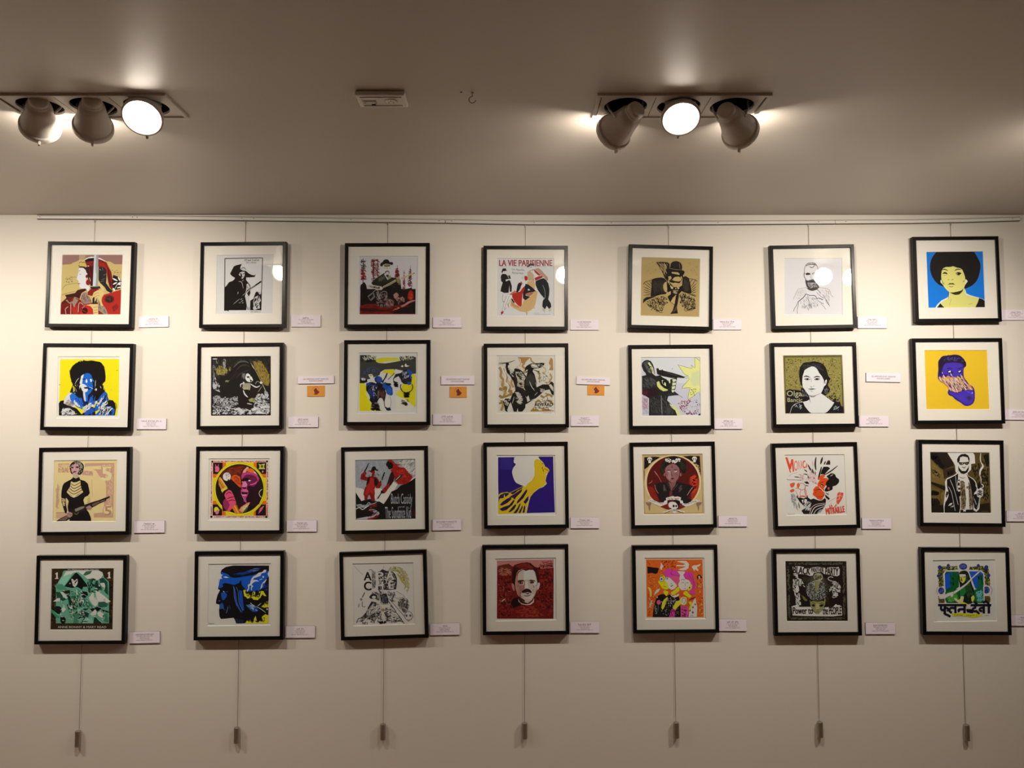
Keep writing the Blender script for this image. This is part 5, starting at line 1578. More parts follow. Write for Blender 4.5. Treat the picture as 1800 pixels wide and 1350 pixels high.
s 2a0a08 50 8 1.6 60 80 313 12 40 40 40 42 120 13 122
s 842016 50 8 1.5 40 70 314 12 44 40 44 50 122 13 122
s 2a0a08 56 8 1.7 60 80 315 92 20 122 14 124 120 84 122
s 8a2418 50 8 1.6 50 70 316 94 26 122 22 124 120 84 122
s 9a4a3e 16 6 .8 70 70 317 12 54 40 54 40 100 14 100
p 6a1410 48 100 60 97 84 94 100 104 112 118 112 124 44 124
s 9a3020 40 9 1.2 0 40 318 48 102 84 98 108 122 48 122
p 180808 38 94 44 84 54 82 58 98 44 104
k f0b8a8 1.4 20 91 27 85
p 3a0e0c 42 34 43 24 48 18 58 15 70 13 78 15 82 20 90 26 95 40 94 56 88 60 42 58 40 48
s 7a221a 30 12 1.6 -10 20 319 46 20 72 14 88 26 60 28
p 2a0a08 41 30 48 28 50 46 47 60 42 58
p bb9e86 48 44 50 34 54 29 60 27 68 30 74 28 82 28 86 32 89 44 91 54 90 66 86 78 80 88 72 94 64 92 57 86 52 78 48 66 47 54
p a87058 48 44 50 34 53 30 52 46 56 60 58 74 60 86 56 84 51 76 48 64
p c6bcb0 64 31 82 29 88 44 89 54 86 66 82 58 76 47 64 48
p 9a6450 56 58 64 58 66 64 62 70 58 76 54 70
p c8ae98 72 78 80 76 84 78 78 86 70 86 64 84
k 4a1410 1.8 50 40 54 32 62 27.5
p 3a1410 51 52 54 48.5 62 48 67 51 62 51 55 52.5
p 3a1410 73 50 78 47.5 86 49 87 51 80 50.5
e 6a3a34 58 54 5 2.6
e 6a3a34 80 53 4.6 2.4
e 1a0a08 58 53.5 1.6 1.6
e 1a0a08 80 52.5 1.6 1.6
e d8c8bc 59.5 53 .7 .6
p d8c8b8 67 51 71 51 72 60 74 64 70 66 66 63 67 58
k 7a3a2c 1.2 66 52 65 62
p 2a0c0a 60 70 66 66 71 65 76 67 80 72 79 74 72 72 66 73.5 61 74
p 5a2a3a 66 74 76 74 72 77
k 3a1410 1.6 64 79 72 80 78 77
p 4a1a14 52 78 60 84 66 88 66 92 58 88
s 8a4a3a 10 5 .7 60 60 320 49 56 60 60 62 84 52 78
s 8a5a48 6 4 .6 60 60 321 80 56 90 58 84 76 80 66
p a86a5a 39.5 56 42 54.5 45 58 46 68 44 70 41 64
p d0a898 92 54 95 53 96 57 94 65 91 68.5 90 62
p d8ccbc 53 85 56 92 62 95 70 96.5 76 95 82 90 84.5 84 84 92 78 97 70 98 60 96 54 91
p 2a0c0a 54 82 60 90 68 93 66 95 58 92
z b8a89a 106 127 114 128.5 909
#A 45 1127 974 c8b8a2 8 8.5 125 8 127 128 8.5 129 d8ccc0
p f0a070 10 10.5 123 10 124 126 11 126
p e65a1c 11 11.5 122.5 11.5 123.5 125 11.5 125
s b83010 40 4 0.9 50 80 331 12 12 122 12 122 40 12 40
s f09040 25 4 0.8 50 80 332 12 40 34 40 30 124 12 124
s a82a10 30 4 0.9 50 80 333 12 40 36 40 28 124 12 124
s a82a10 30 4 0.9 50 80 334 108 40 122 40 123 124 112 124
s f0b040 12 4 1.0 70 60 335 110 40 122 40 123 124 114 124
p 17100f 13 25 26 27 35 28 36 30 33 38 30 40 22 38 13.5 39
p f0e6dc 38 28 40 22 39.5 17 42 20 46 20 44 23 46 26 42 28 42 32 39 31
p efe8e0 71 15 80 14 90 14 94 18 96 21 94.5 28 90 32 82 33 74 31 86 27 89 25 80 25 70 24.5 72 22 84 22.5 89 20 80 17.5
p efe8e0 101 26 104 23 110 23 119 20 117 24 111 27 115 33 112 34 107 30 107 35 104 31
p 2a1a1c 111 45 114 41 118 42 122 48 118 48 116 44 112 52
p e8e0d8 114 44 117 44 117 50 115 49
p efd84a 13 66 18 67 21 74 21 84 18.5 85 17 74
p f0d8a0 25 83 30 72 36 69 38 70 34 76 28 80
p e8dcc8 72 34 86 35 88 36 84 46 80 50 78 56 76 50 78 42
p f03a90 45 36 50 31 58 29 64 33 70 31 74 36 77 44 76 52 73 59 70 61 66 58 60 50 54 46 48 44
p e85070 60 46 70 42 77 46 75 56 71 61 66 57 60 51
l a0104a .8 58 38 64 42 76 44
l a0104a .8 62 32 60 38 62 42
p f4d814 37 47 38 43 42 41 46 43 48 46 54 48 54 58 56 64 54 70 48 72 42 68 38 62 35 58 34 54 36 54
e 2a2018 41 50 4.8 5.6
e f4ece0 41 50 4 4.8
e 4a5a48 41 50 2.2 2.4
k 2a1a10 1.2 37 45 42 42.5 45 44
k b89010 .8 46 52 46 60
k b84a10 1 44 64 50 66
p efe6e4 48 48 54 46 58 48 64 54 70 60 71.5 64 66 70 60 71.5 55 68 53 60 49 54
e f4eee8 51.5 50.5 4 4.4
e 3a4a5a 52 49.5 1.4 1.4
l 2a2018 .7 47.5 51 50 47 55 48
k 2a2018 .9 59 59 62 60
p 3a2020 58 64 64 61.5 63 63.5 60 65
l a84a20 .8 44 70 52 72 60 72 68 70
p efd820 60 76 66 72 72 66 76 66 76 74 70 78 64 82 60 80
p efd820 44 76 46 72 54 74 54 78 50 84
p e8e2e4 74 60 78 52 82 45 86 44 88 50 96 53 99 58 97 66 92 71 86 72 80 72 75 66
p efd820 96 64 100 60 102.5 64 100 70 94 74 92 70
k 2a2018 .9 79 52 84 50.5 87 53
k 2a2018 .9 81 57 86 57
k 2a2018 .9 89 57.5 95 57
l 6a5a5a .6 88 58 88 64
p b03040 85 68.5 88 67.5 88.5 69.5
e 2a3a20 96.5 67 1.4 1.6
p f03888 84 42 88 36 94 34.5 101 36 104 42 104 50 108 56 109 64 106 70 108 80 100 80 95 78 100 70 102 62 98 54 94 48 88 50
l b8186a .9 94 38 98 46 104 56 104 70
l b8186a .9 100 40 104 50 106 62
p e04a24 76 74 86 74 92 76 88 82 78 84
p efd820 84 76 90 73 94 78 100 84 96 88 90 84 84 80
p 17110f 23 125 24 112 28 94 32 84 40 80 46 80 50 84 58 80 60 84 66 86 74 80 76 90 78 106 78 125
s d8c8c0 40 2 .7 90 20 336 40 90 74 86 76 122 40 122
d d8c0b0 24 .5 .8 337 54 86 74 88 72 106 56 104
p f0e8e4 58 79 62 84 68 82 76 79 74 84 66 87 60 84
d e8c838 6 .8 1.2 338 60 80 74 79 66 85
p efd028 52.5 85 53 88 50 96 46 106 42.5 111 40 107 42 96 46 90
k 17110f .8 52 90 47 98
e e05070 35 96 4 4.6
k 4a7a50 .9 34 100 34 114
s 7a8a70 8 6 .8 70 40 339 26 100 32 100 32 120 26 120
p efcf28 62 108 66 100 70 94 76 92 80 94 78 100 72 106 68 111
p f03a80 60 110 68 110 66 125 55 125
p f04a88 79 104 92 104 94 125 79 125
d 6a0a3a 26 .7 1.3 340 57 112 67 112 65 124 57 124
d 6a0a3a 30 .7 1.5 341 80 105 92 105 93 124 80 124
e efd028 85 93.5 9 8.4
e f0e6c8 84 93.5 6 7
l 2a2018 .8 81 96 82 89 86 88 88 94 84 99
p e05a20 90 86 98 92 92 102 84 104 90 98
k 5a1a10 2 94 92 108 85.5
p efe6de 100 100 104 92 108 87 109 96 111 106 110 125 94 125 96 108
p efcf28 94 96 98 94 102 98 99 108 97 114 94 110 97 102
e 4a4a58 102.5 106 1.6 2
e 6a4a68 102 116 2 2.4
e 5a4a50 107 100 1.4 2
e 5a4a50 97 112 1.4 2
l 4a4a58 .7 98 124 100 121 103 124
e f0d8c8 32 86 1.2 1.6
s f0e0d0 10 4 1 40 60 342 15 86 24 90 22 110 15 108
k f0e8dc 1.2 115 64 120 67
d 8a1a10 24 .7 1.4 343 40 14 70 14 70 28 46 30
#A 46 1376 980 c8b6a2 6 8 126 8 129 126 9 126 1d1310
s 5a5238 60 5 .9 0 30 351 12 10 122 10 122 15 12 15
s 5a5238 60 5 .9 90 20 352 9 16 14 16 16 120 11 120
s 5a5238 60 5 .9 90 20 353 119 16 124 16 125 120 120 120
s 5a5238 60 5 .9 0 30 354 14 119 124 119 124 123 14 123
p e0d2c4 20 19 24 17.5 34 17.5 44 20 54 22 58 20 70 19 82 20.5 86 21 96 19.5 106 20 111 19 113.5 24 113 35 108 37.5 100 36 90 34 82 33 80 30 70 29.5 62 31 60 36 55 37 46 34 34 33 22 34
B 1d1310 21.5 19 55 33 5 BLACK
B 1d1310 57 20.5 81.5 29.5 0 PANTHER
B 1d1310 85 21 110.5 35 2 PARTY
p e0d2c4 18 97 24 95 34 98 56 98 60 106 66 112 72 112 78 106 82 99 100 98 112 95 117 97 118.5 115 100 117 60 116.5 40 116 20 115
B 1d1310 20.5 99 60 112 0 Power to
B 1d1310 80 98 116.5 113 0 the PEOPLE
e 46402c 68 61 22 26
s b8b0a4 260 2.4 .7 45 90 355 48 52 60 46 76 46 86 54 90 68 86 80 70 86 54 82 46 70
s 1d1310 160 2.4 .8 45 90 356 48 52 60 46 76 46 86 54 90 68 86 80 70 86 54 82 46 70
c a09870 62 40 63 34 68 31.5 76 32 79.5 37 79 43 74 47 66 47
s 2a2418 30 4 .9 45 80 357 62 34 78 34 78 44 64 46
p 8f8450 62 46 72 46 72 58 71.5 66 65 66 64 56
k 5a5030 .8 66 48 66 64
p 8f8450 54 84 56 88 60 86.5 70 88 80 86 82 88 84 80 85.5 84 84 94 80 102 76 108 70 113 66 111 62 106 56 98 55 92
p b8a05c 66 92 72 92 74 100 70 104 66 102
p 1d1310 57 94 62 92.5 66 96 64 98 59 97
p 1d1310 72 96 76 93 82 93 80 97 75 98
k 3a2a18 1.2 57 91 62 90 66 93
k 3a2a18 1.2 72 92 78 90.5 82 91
e d8c8a8 64.5 96.5 .8 .7
k 8a3a28 1.6 66 108 73 108
k 2a1a12 1 68 103.5 72 103.5
s c8c0bc 60 6 1 65 40 361 20 42 26 36 32 40 42 48 44 60 34 58 30 66 36 84 40 94 26 96 24 74 20 60
s c8c0bc 50 6 1 50 70 362 98 46 112 48 116 60 118 66 112 76 102 84 96 76 100 64 90 72 92 64
p d8d0c8 25 62 29 57 32 58 33 66 29 70 27 66
l d8d0c8 1.4 100 40 96 38.5 91 40 91 44 98 47 106 48
p d8d0c8 21 35 30 34 31 40 26 37
k d8d0c8 1.6 30 88 34 74 30 70
k d8d0c8 1.4 26 92 30 86
e c8c0bc 29 95.5 3.6 2.4
p d8d0c8 101 97 104 94 106 92 108 94.5 114 94.5 113 98 102 98.5
p 6a6430 37 74 43 78 50 85 46 87 42 84
s 3a3020 40 4 1.4 45 90 363 38 38 60 40 50 56 46 60
s 3a3020 50 4 1.4 45 90 364 80 38 96 48 92 90 112 88 86 94
#A 47 1637 979 c0ae9a 4 7.5 126.5 6 130.5 126.5 7.5 128.5 d8cac0
e d8d0c0 21 67 9.6 10.5
e d8d0c0 111.5 67 10.5 11
l 4a3a30 .7 14 60 11.5 68 14 75
l 4a3a30 .7 118 58 122 66 119 76
s 8a8838 120 4 2 50 80 371 15 20 28 18 54 18 54 26 28 30 26 60 16 60 14 34
s 8a8838 120 4 2 50 80 372 76 20 104 18 114 20 118 40 118 58 108 56 106 32 94 26 76 26
s 2a2410 90 4 1.2 50 80 373 15 20 28 18 54 18 54 26 28 30 26 60 16 60 14 34
s 2a2410 90 4 1.2 50 80 374 76 20 104 18 114 20 118 40 118 58 108 56 106 32 94 26 76 26
s 6a5020 70 4 1.6 50 80 375 15 78 28 84 30 92 16 92
s 6a5020 70 4 1.6 50 80 376 106 78 118 78 118 91 106 90
e 24286a 18 21 4 4
e 24286a 110.5 21 4 4
e 24286a 35 17 3 3
e 24286a 94.5 17.5 3 3
e 24286a 15 38 3 3
e 24286a 115.5 37 3 3
p d8d8c8 55 22 60 15 70 13 74 18 76 26 55 26
e 1c2058 64.5 19.5 8 6.4
e 1c2058 21 67.5 6 6.8
e 1c2058 110.5 66 6.4 7
s 5a62a0 20 4 .7 60 80 377 58 15 71 15 71 24 58 24
s 5a62a0 12 4 .7 60 80 378 16 62 26 62 26 73 16 73
s 5a62a0 12 4 .7 60 80 379 105 60 116 60 116 72 105 72
p c8d0c0 24 34 30 27 100 26.5 106 32 107 94 28 94 27 60
p 0c4a1c 28 34 31 29.5 56 29.5 56 60 50 64 44 70 30 70
p 1448a0 28 36 40 30 44 34 42 60 32 64 29 64
s 0c5020 24 10 2.4 80 10 380 38 30 54 30 52 62 40 66
p 1248a4 76 29 98 29 104.5 34 104.5 60 96 68 88 62 80 40
s 0e5a28 26 10 2.4 80 12 381 94 32 104 36 104 68 92 68
p 0e5a20 29 70 50 64 56 64 60 92 32 92 29 86
p 0e5a24 86 66 104 60 105 92 84 92
s 5a9a3a 70 6 .8 -60 30 382 30 76 50 68 58 90 34 91
s 6aa8a0 50 6 .8 -60 30 383 88 70 104 64 104 90 92 90
c 0f1a10 56 34 60 29 68 27.5 74 31 78 42 82 56 86 66 86 80 82 92 60 93 56 70 58 60 56 46
s 2a4a24 40 8 1 75 20 384 70 32 78 50 86 76 74 90 68 60
p e8e0d8 56.5 35 62 34.5 69 35 70 39 58 40
p d8c840 57.5 40 69.5 40 69 46 66 51 63 52.5 60 50 58 46
k 2a2010 1 58 42 62 41
k 2a2010 1 65 41.5 68 40.5
p 6a5a18 61 41 63 46 62 50 59 46
k 8a2a18 1 61.5 48 64 48.5
p 1a6a2a 57 66 60 60 68 58 70 70 64 80 58 80
p d8c878 46 82 50 82 54 86 58 84 60 78 66 79 64 90 56 92 50 88
p d8c840 80 80 85 76 87 82 84 90 81 88
p d8c840 56 90 66 90 74 94 72 100 62 94
p e2d8d0 16 80 24 78 34 72 46 69 60 60 70 53 80 43 94 30 98 29 97 31 82 44 72 56 60 65 46 74 36 78 28 83 18 84
l 5a4a48 .6 17 84.5 28 84 38 78 50 72 74 54 98 30
p e8dcd4 38 74 42 71 45 76 43 80 40 79
k 3a2a28 1 44 72 46 72
l 5a4a48 .8 94 28 100 26 104 30
l 1a2a18 .8 30 88 38 91 52 90
p d8d820 42 112 58 111 70 112 84 113 100 112 102 116 94 119 84 121 70 118 60 117 44 118
z 6a6a10 46 113.5 64 117 910
z 6a6a10 70 114 92 118 911
p 0e0f1c 14.5 93.6 71 93.6 71 98 14.5 98
l 0e0f1c 4.6 21 97 20.5 103 24 106 28 103
l 0e0f1c 4.9 28 97 28 112
l 0e0f1c 4.3 28 103 32 101 34.5 104 33 108
l 0e0f1c 4.3 26 111 30 114 35 116 39 119
l 0e0f1c 4.6 49 97 49 112
l 0e0f1c 4.3 48 102 42 101 38 103 38 108 42 111
l 0e0f1c 4.9 67 97 67 112
l 0e0f1c 4.6 66 104 58 104 55 106 57 109
p 0e0f1c 70 104 76 103 84 105 84 112 72 110
s d8d0c8 8 4 1 85 8 385 70 99 82 99 82 104 70 104
p 0e0f1c 79 93.6 120 93.6 119.5 98 79 98
l 0e0f1c 4.3 88 97 88 101 84 102.5 83 106 87 108 92 107
l 0e0f1c 4.3 90 107 96 113
l 0e0f1c 4.3 86 89 92 94
l 0e0f1c 4.6 105 97 105 112
l 0e0f1c 4.3 104 101 98 102 97 106 102 108
l 0e0f1c 4.9 115 97 115 112
l 0e0f1c 4.3 115 95 112 90 107 89 104 92
e 0e0f1c 95.5 112 1.8 1.8
z 8a7c74 8 126.2 13 127.5 912
l 8a7c74 .6 108 116 114 116
'''
# ------------------------------------------------------------------ flat print engine: ink shapes laid on the sheet in the order they were printed
def smooth_pts(p, closed, sub=4):
    n = len(p)
    if n < 3: return p
    out = []
    rng = range(n) if closed else range(n - 1)
    for i in rng:
        p0, p1 = (p[i - 1] if closed or i else p[0]), p[i]
        p2 = p[(i + 1) % n]; p3 = p[(i + 2) % n] if closed or i + 2 < n else p[-1]
        for k in range(sub):
            t = k / sub; t2, t3 = t * t, t * t * t
            out.append(tuple(0.5 * (2 * p1[j] + (p2[j] - p0[j]) * t + (2 * p0[j] - 5 * p1[j] + 4 * p2[j] - p3[j]) * t2 + (3 * p1[j] - p0[j] - 3 * p2[j] + p3[j]) * t3) for j in (0, 1)))
    if not closed: out.append(p[-1])
    return out

def stroke(p, w, taper):
    n = len(p); L, R = [], []
    for i in range(n):
        a, b = p[max(0, i - 1)], p[min(n - 1, i + 1)]
        dx, dy = b[0] - a[0], b[1] - a[1]; l = math.hypot(dx, dy) or 1
        k = w / 2 * (math.sin(math.pi * (0.08 + 0.84 * i / (n - 1))) ** 0.7 if taper else 1)
        L.append((p[i][0] - dy / l * k, p[i][1] + dx / l * k)); R.append((p[i][0] + dy / l * k, p[i][1] - dx / l * k))
    return [(L[i], L[i + 1], R[i + 1], R[i]) for i in range(n - 1)]

def inside(x, y, poly):
    c = False; j = len(poly) - 1
    for i in range(len(poly)):
        (xi, yi), (xj, yj) = poly[i], poly[j]
        if (yi > y) != (yj > y) and x < (xj - xi) * (y - yi) / (yj - yi) + xi: c = not c
        j = i
    return c

def scribble(x0, y0, x1, y1, h, seed):
    """illegible small lettering: word-like runs of short pen strokes along a line"""
    rnd = random.Random(seed); L = math.hypot(x1 - x0, y1 - y0); ux, uy = (x1 - x0) / L, (y1 - y0) / L
    t, polys, word = 0.0, [], rnd.randint(4, 8)
    step = h * 0.62
    while t < L - step * .5:
        if word == 0:
            t += step * 0.9; word = rnd.randint(3, 8); continue
        k = rnd.choice((0, 1, 2, 3)); w = h * 0.17
        def q(a, b): return (x0 + ux * (t + a * step) + uy * (b * h), y0 + uy * (t + a * step) - ux * (b * h))
        segs = [((.1, 0), (.1, 1)), ((.1, .9), (.7, .9))] if k == 0 else [((.1, 0), (.1, .65)), ((.1, .6), (.65, .6)), ((.65, .6), (.65, 0))] if k == 1 else [((.65, .6), (.1, .6)), ((.1, .6), (.1, .05)), ((.1, .05), (.65, .05))] if k == 2 else [((.4, 0), (.4, .95)), ((.1, .6), (.7, .6))]
        for a, b in segs: polys += stroke([q(*a), q(*b)], w, False)
        t += step; word -= 1
    return polys

_text = {}
def text_tris(s):
    """outline of a line of lettering, normalised to a 1 x 1 box (y down)"""
    if s not in _text:
        cu = bpy.data.curves.new('lettering', 'FONT'); cu.body = s; cu.resolution_u = 3
        o = bpy.data.objects.new('lettering', cu); COL.objects.link(o)
        bpy.context.view_layer.update()
        me = bpy.data.meshes.new_from_object(o.evaluated_get(bpy.context.evaluated_depsgraph_get()))
        v = [(p.co.x, p.co.y) for p in me.vertices]; f = [tuple(p.vertices) for p in me.polygons]
        bpy.data.objects.remove(o); bpy.data.curves.remove(cu); bpy.data.meshes.remove(me)
        x0, x1 = min(p[0] for p in v), max(p[0] for p in v); y0, y1 = min(p[1] for p in v), max(p[1] for p in v)
        v = [((x - x0) / (x1 - x0), 1 - (y - y0) / (y1 - y0)) for x, y in v]
        _text[s] = (v, f)
    return _text[s]

def draw(line):
    """one drawing command -> (hex colour, list of convex polys or tessellated tris) in sheet units"""
    w = line.split(); k, col = w[0], w[1]
    if k in 'TB':
        x0, y0, x1, y1, rot = map(float, w[2:7]); v, f = text_tris(' '.join(w[7:]))
        cx, cy, a = (x0 + x1) / 2, (y0 + y1) / 2, math.radians(rot); ca, sa = math.cos(a), math.sin(a)
        P = []
        for x, y in v:
            X, Y = x0 + x * (x1 - x0) - cx, y0 + y * (y1 - y0) - cy
            P.append((cx + X * ca - Y * sa, cy + X * sa + Y * ca))
        polys = [[P[i] for i in t] for t in f]
        if k == 'B':                                      # heavy lettering
            g = 0.035 * (y1 - y0)
            polys = [[(x + u, y + v) for x, y in p] for u, v in ((-g, -g * .6), (g, -g * .6), (-g, g * .6), (g, g * .6)) for p in polys]
        return col, polys
    a = list(map(float, w[2:]))
    pts = lambda q: list(zip(q[::2], q[1::2]))
    if k in 'pc':
        p = pts(a)
        if k == 'c': p = smooth_pts(p, True)
        t = tessellate_polygon([[Vector((x, y, 0)) for x, y in p]])
        return col, [[p[i] for i in tri] for tri in t]
    if k in 'lk':
        p = pts(a[1:])
        if k == 'k' and len(p) == 2: p = [(p[0][0] + (p[1][0] - p[0][0]) * t / 4, p[0][1] + (p[1][1] - p[0][1]) * t / 4) for t in range(5)]
        else: p = smooth_pts(p, False, 3)
        return col, stroke(p, a[0], k == 'k')
    if k == 'q':
        p = pts(a[1:]); out = []
        for u, v in zip(p, p[1:]): out += stroke([u, v], a[0], False)
        return col, out
    if k == 'r':
        return col, [[(a[0], a[1]), (a[2], a[1]), (a[2], a[3]), (a[0], a[3])]]
    if k == 'e':
        n = 20 if max(a[2:4]) > 3 else 10
        if max(a[2:4]) > 20: n = 56
        return col, [[(a[0] + a[2] * math.cos(2 * math.pi * i / n), a[1] + a[3] * math.sin(2 * math.pi * i / n)) for i in range(n)]]
    if k == 's':
        n, ln, wd, ang, jit, seed = a[:6]; n *= 2.0; wd *= 1.3; reg = pts(a[6:]); rnd = random.Random(int(seed))
        xs, ys = [p[0] for p in reg], [p[1] for p in reg]; out = []; tries = 0
        while len(out) < n * 3 and tries < n * 30:
            tries += 1; x, y = rnd.uniform(min(xs), max(xs)), rnd.uniform(min(ys), max(ys))
            if not inside(x, y, reg): continue
            t = math.radians(ang + rnd.uniform(-jit, jit)); l = ln * rnd.uniform(.4, 1.1) / 2; b = rnd.uniform(-.18, .18) * l
            p = [(x - l * math.cos(t), y - l * math.sin(t)), (x - b * math.sin(t), y + b * math.cos(t)), (x + l * math.cos(t), y + l * math.sin(t))]
            if not (inside(*p[0], reg) and inside(*p[2], reg)): continue
            p = [p[0], tuple((p[0][i] + 2 * p[1][i]) / 3 for i in (0, 1)), tuple((p[2][i] + 2 * p[1][i]) / 3 for i in (0, 1)), p[2]]
            out += stroke(p, wd * rnd.uniform(.6, 1.3), True)
        return col, out
    if k == 'd':
        n, r0, r1, seed = a[:4]; reg = pts(a[4:]); rnd = random.Random(int(seed))
        xs, ys = [p[0] for p in reg], [p[1] for p in reg]; out = []; tries = 0
        while len(out) < n and tries < n * 30:
            tries += 1; x, y = rnd.uniform(min(xs), max(xs)), rnd.uniform(min(ys), max(ys))
            if not inside(x, y, reg): continue
            r = rnd.uniform(r0, r1); m = 7
            out.append([(x + r * rnd.uniform(.7, 1.2) * math.cos(2 * math.pi * i / m), y + r * rnd.uniform(.7, 1.2) * math.sin(2 * math.pi * i / m)) for i in range(m)])
        return col, out
    if k == 'z':
        x0, y0, x1, y1, seed = a
        return col, scribble(x0, y1, x1, y1, y1 - y0, int(seed))
    if k == 'y':
        x0, y0, x1, y1, h, seed = a
        return col, scribble(x0, y0, x1, y1, h, int(seed))
    raise ValueError(line)

def homography(src, dst):
    A, B = [], []
    for (x, y), (u, v) in zip(src, dst):
        A.append([x, y, 1, 0, 0, 0, -u * x, -u * y]); B.append(u)
        A.append([0, 0, 0, x, y, 1, -v * x, -v * y]); B.append(v)
    import numpy as np
    h = np.linalg.solve(np.array(A, float), np.array(B, float))
    def f(x, y):
        d = h[6] * x + h[7] * y + 1
        return ((h[0] * x + h[1] * y + h[2]) / d, (h[3] * x + h[4] * y + h[5]) / d)
    return f

ARTS, cur = {}, None
for ln in ART.strip().split('\n'):
    if not ln.strip(): continue
    if ln.startswith('#A'):
        w = ln.split(); cur = []; ARTS[w[1]] = (float(w[2]), float(w[3]), w[4], list(map(float, w[5:13])), w[13], cur)
    else: cur.append(ln)
# ------------------------------------------------------------------ framed prints
# visible mat corners of every frame as surveyed in the photograph (TL TR BR BL)
def crop(ox, oy, s, *v): return [(ox + v[i] / s, oy + v[i + 1] / s) for i in range(0, 8, 2)]
QUADS = {
 '11': crop(50,400,3, 121,92,541,95,534,510,110,507), '12': crop(50,400,3, 927,96,1341,96,1345,510,921,512),
 '21': crop(50,400,3, 96,629,534,631,527,1053,85,1050), '22': crop(50,400,3, 913,629,1327,626,1322,1043,905,1047),
 '13': crop(580,400,3, 95,101,506,100,508,510,97,511), '14': crop(580,400,3, 828,115,1237,115,1236,523,827,522),
 '23': crop(580,400,3, 92,613,509,611,512,1024,93,1025), '24': crop(580,400,3, 829,631,1238,629,1242,1036,832,1038),
 '15': crop(1080,400,3, 93,111,501,117,496,525,87,513), '16': crop(1080,400,3, 837,114,1245,107,1258,512,848,519),
 '25': crop(1080,400,3, 90,638,499,636,509,1043,97,1046), '26': crop(1080,400,3, 843,627,1258,624,1265,1033,852,1038),
 '17': crop(1500,400,3.5533, 391,80,884,77,901,566,406,571), '27': crop(1500,400,3.5533, 388,715,908,712,921,1203,400,1205),
 '31': crop(50,770,3, 76,68,520,67,514,489,68,497), '32': crop(50,770,3, 903,63,1330,63,1323,485,898,488),
 '41': crop(50,770,3, 64,638,502,637,492,1066,52,1069), '42': crop(50,770,3, 896,617,1329,613,1327,1044,892,1047),
 '33': crop(580,770,3, 79,67,499,60,501,480,79,488), '34': crop(580,770,3, 828,42,1236,38,1241,455,831,460),
 '43': crop(580,770,3, 71,621,494,607,497,1034,75,1047), '44': crop(580,770,3, 821,583,1237,580,1245,1015,826,1020),
 '35': crop(1080,770,3, 97,42,510,38,521,453,110,460), '36': crop(1080,770,3, 848,47,1261,40,1276,456,862,464),
 '45': crop(1080,770,3, 112,585,526,582,530,1007,117,1011), '46': crop(1080,770,3, 853,605,1273,602,1285,1022,862,1023),
 '37': crop(1500,760,3.5533, 427,68,914,72,925,568,435,563), '47': crop(1500,760,3.5533, 441,740,949,743,963,1243,455,1243),
}
LABELS = {
 '11': 'framed print of a pale profile in a red headscarf behind an upright sword',
 '12': 'framed black and white print of a hatted figure holding a rifle diagonally',
 '13': 'framed print of a bearded man in a bowler hat among red pine trunks',
 '14': 'framed poster with a red title and a reclining woman in a red dress',
 '15': 'framed tan and black print of an accordion player in a bowler hat',
 '16': 'framed pale pencil portrait of a bearded man, nearly white sheet',
 '17': 'framed portrait of a yellow-faced woman with a black afro on blue',
 '21': 'framed print of a blue face under a black fur hat on yellow',
 '22': 'framed dark print of a kneeling figure with a black flag on rubble',
 '23': 'framed yellow and blue print of soldiers wading on horseback',
 '24': 'framed print of a rider on a rearing black horse lettered Reward',
 '25': 'framed print of a man firing a gun into a yellow starburst',
 '26': 'framed portrait of a pale dark-haired woman on gold ornament',
 '27': 'framed print of a torn purple head on a yellow sheet',
 '31': 'framed print of a woman in black with a shotgun over a five banknote',
 '32': 'framed print of a magenta face inside a yellow ring with orange corners',
 '33': 'framed print of two red gunmen above tall grey lettering on black',
 '34': 'framed print of a yellow upturned profile with white hair on purple',
 '35': 'framed print of a flower-crowned woman in a red oval above a skull',
 '36': 'framed orange and black print of a face with bursting rays',
 '37': 'framed print of a smoking man in glasses and jacket in a brown street',
 '41': 'framed green pirate collage print with a numeral 1 in both top corners',
 '42': 'framed print of a blue and black profile filled with burning forest',
 '43': 'framed black line print lettered Apache with a gold halo of dots',
 '44': 'framed dark red portrait of a man with a moustache',
 '45': 'framed orange print of three pink-haired figures with white doves',
 '46': 'framed black print with a mask between two white lettered banners',
 '47': 'framed print of a woman with a rifle in an ornate border over Devanagari letters',
}
BAR, DEPTH_F = 0.0138, 0.0225

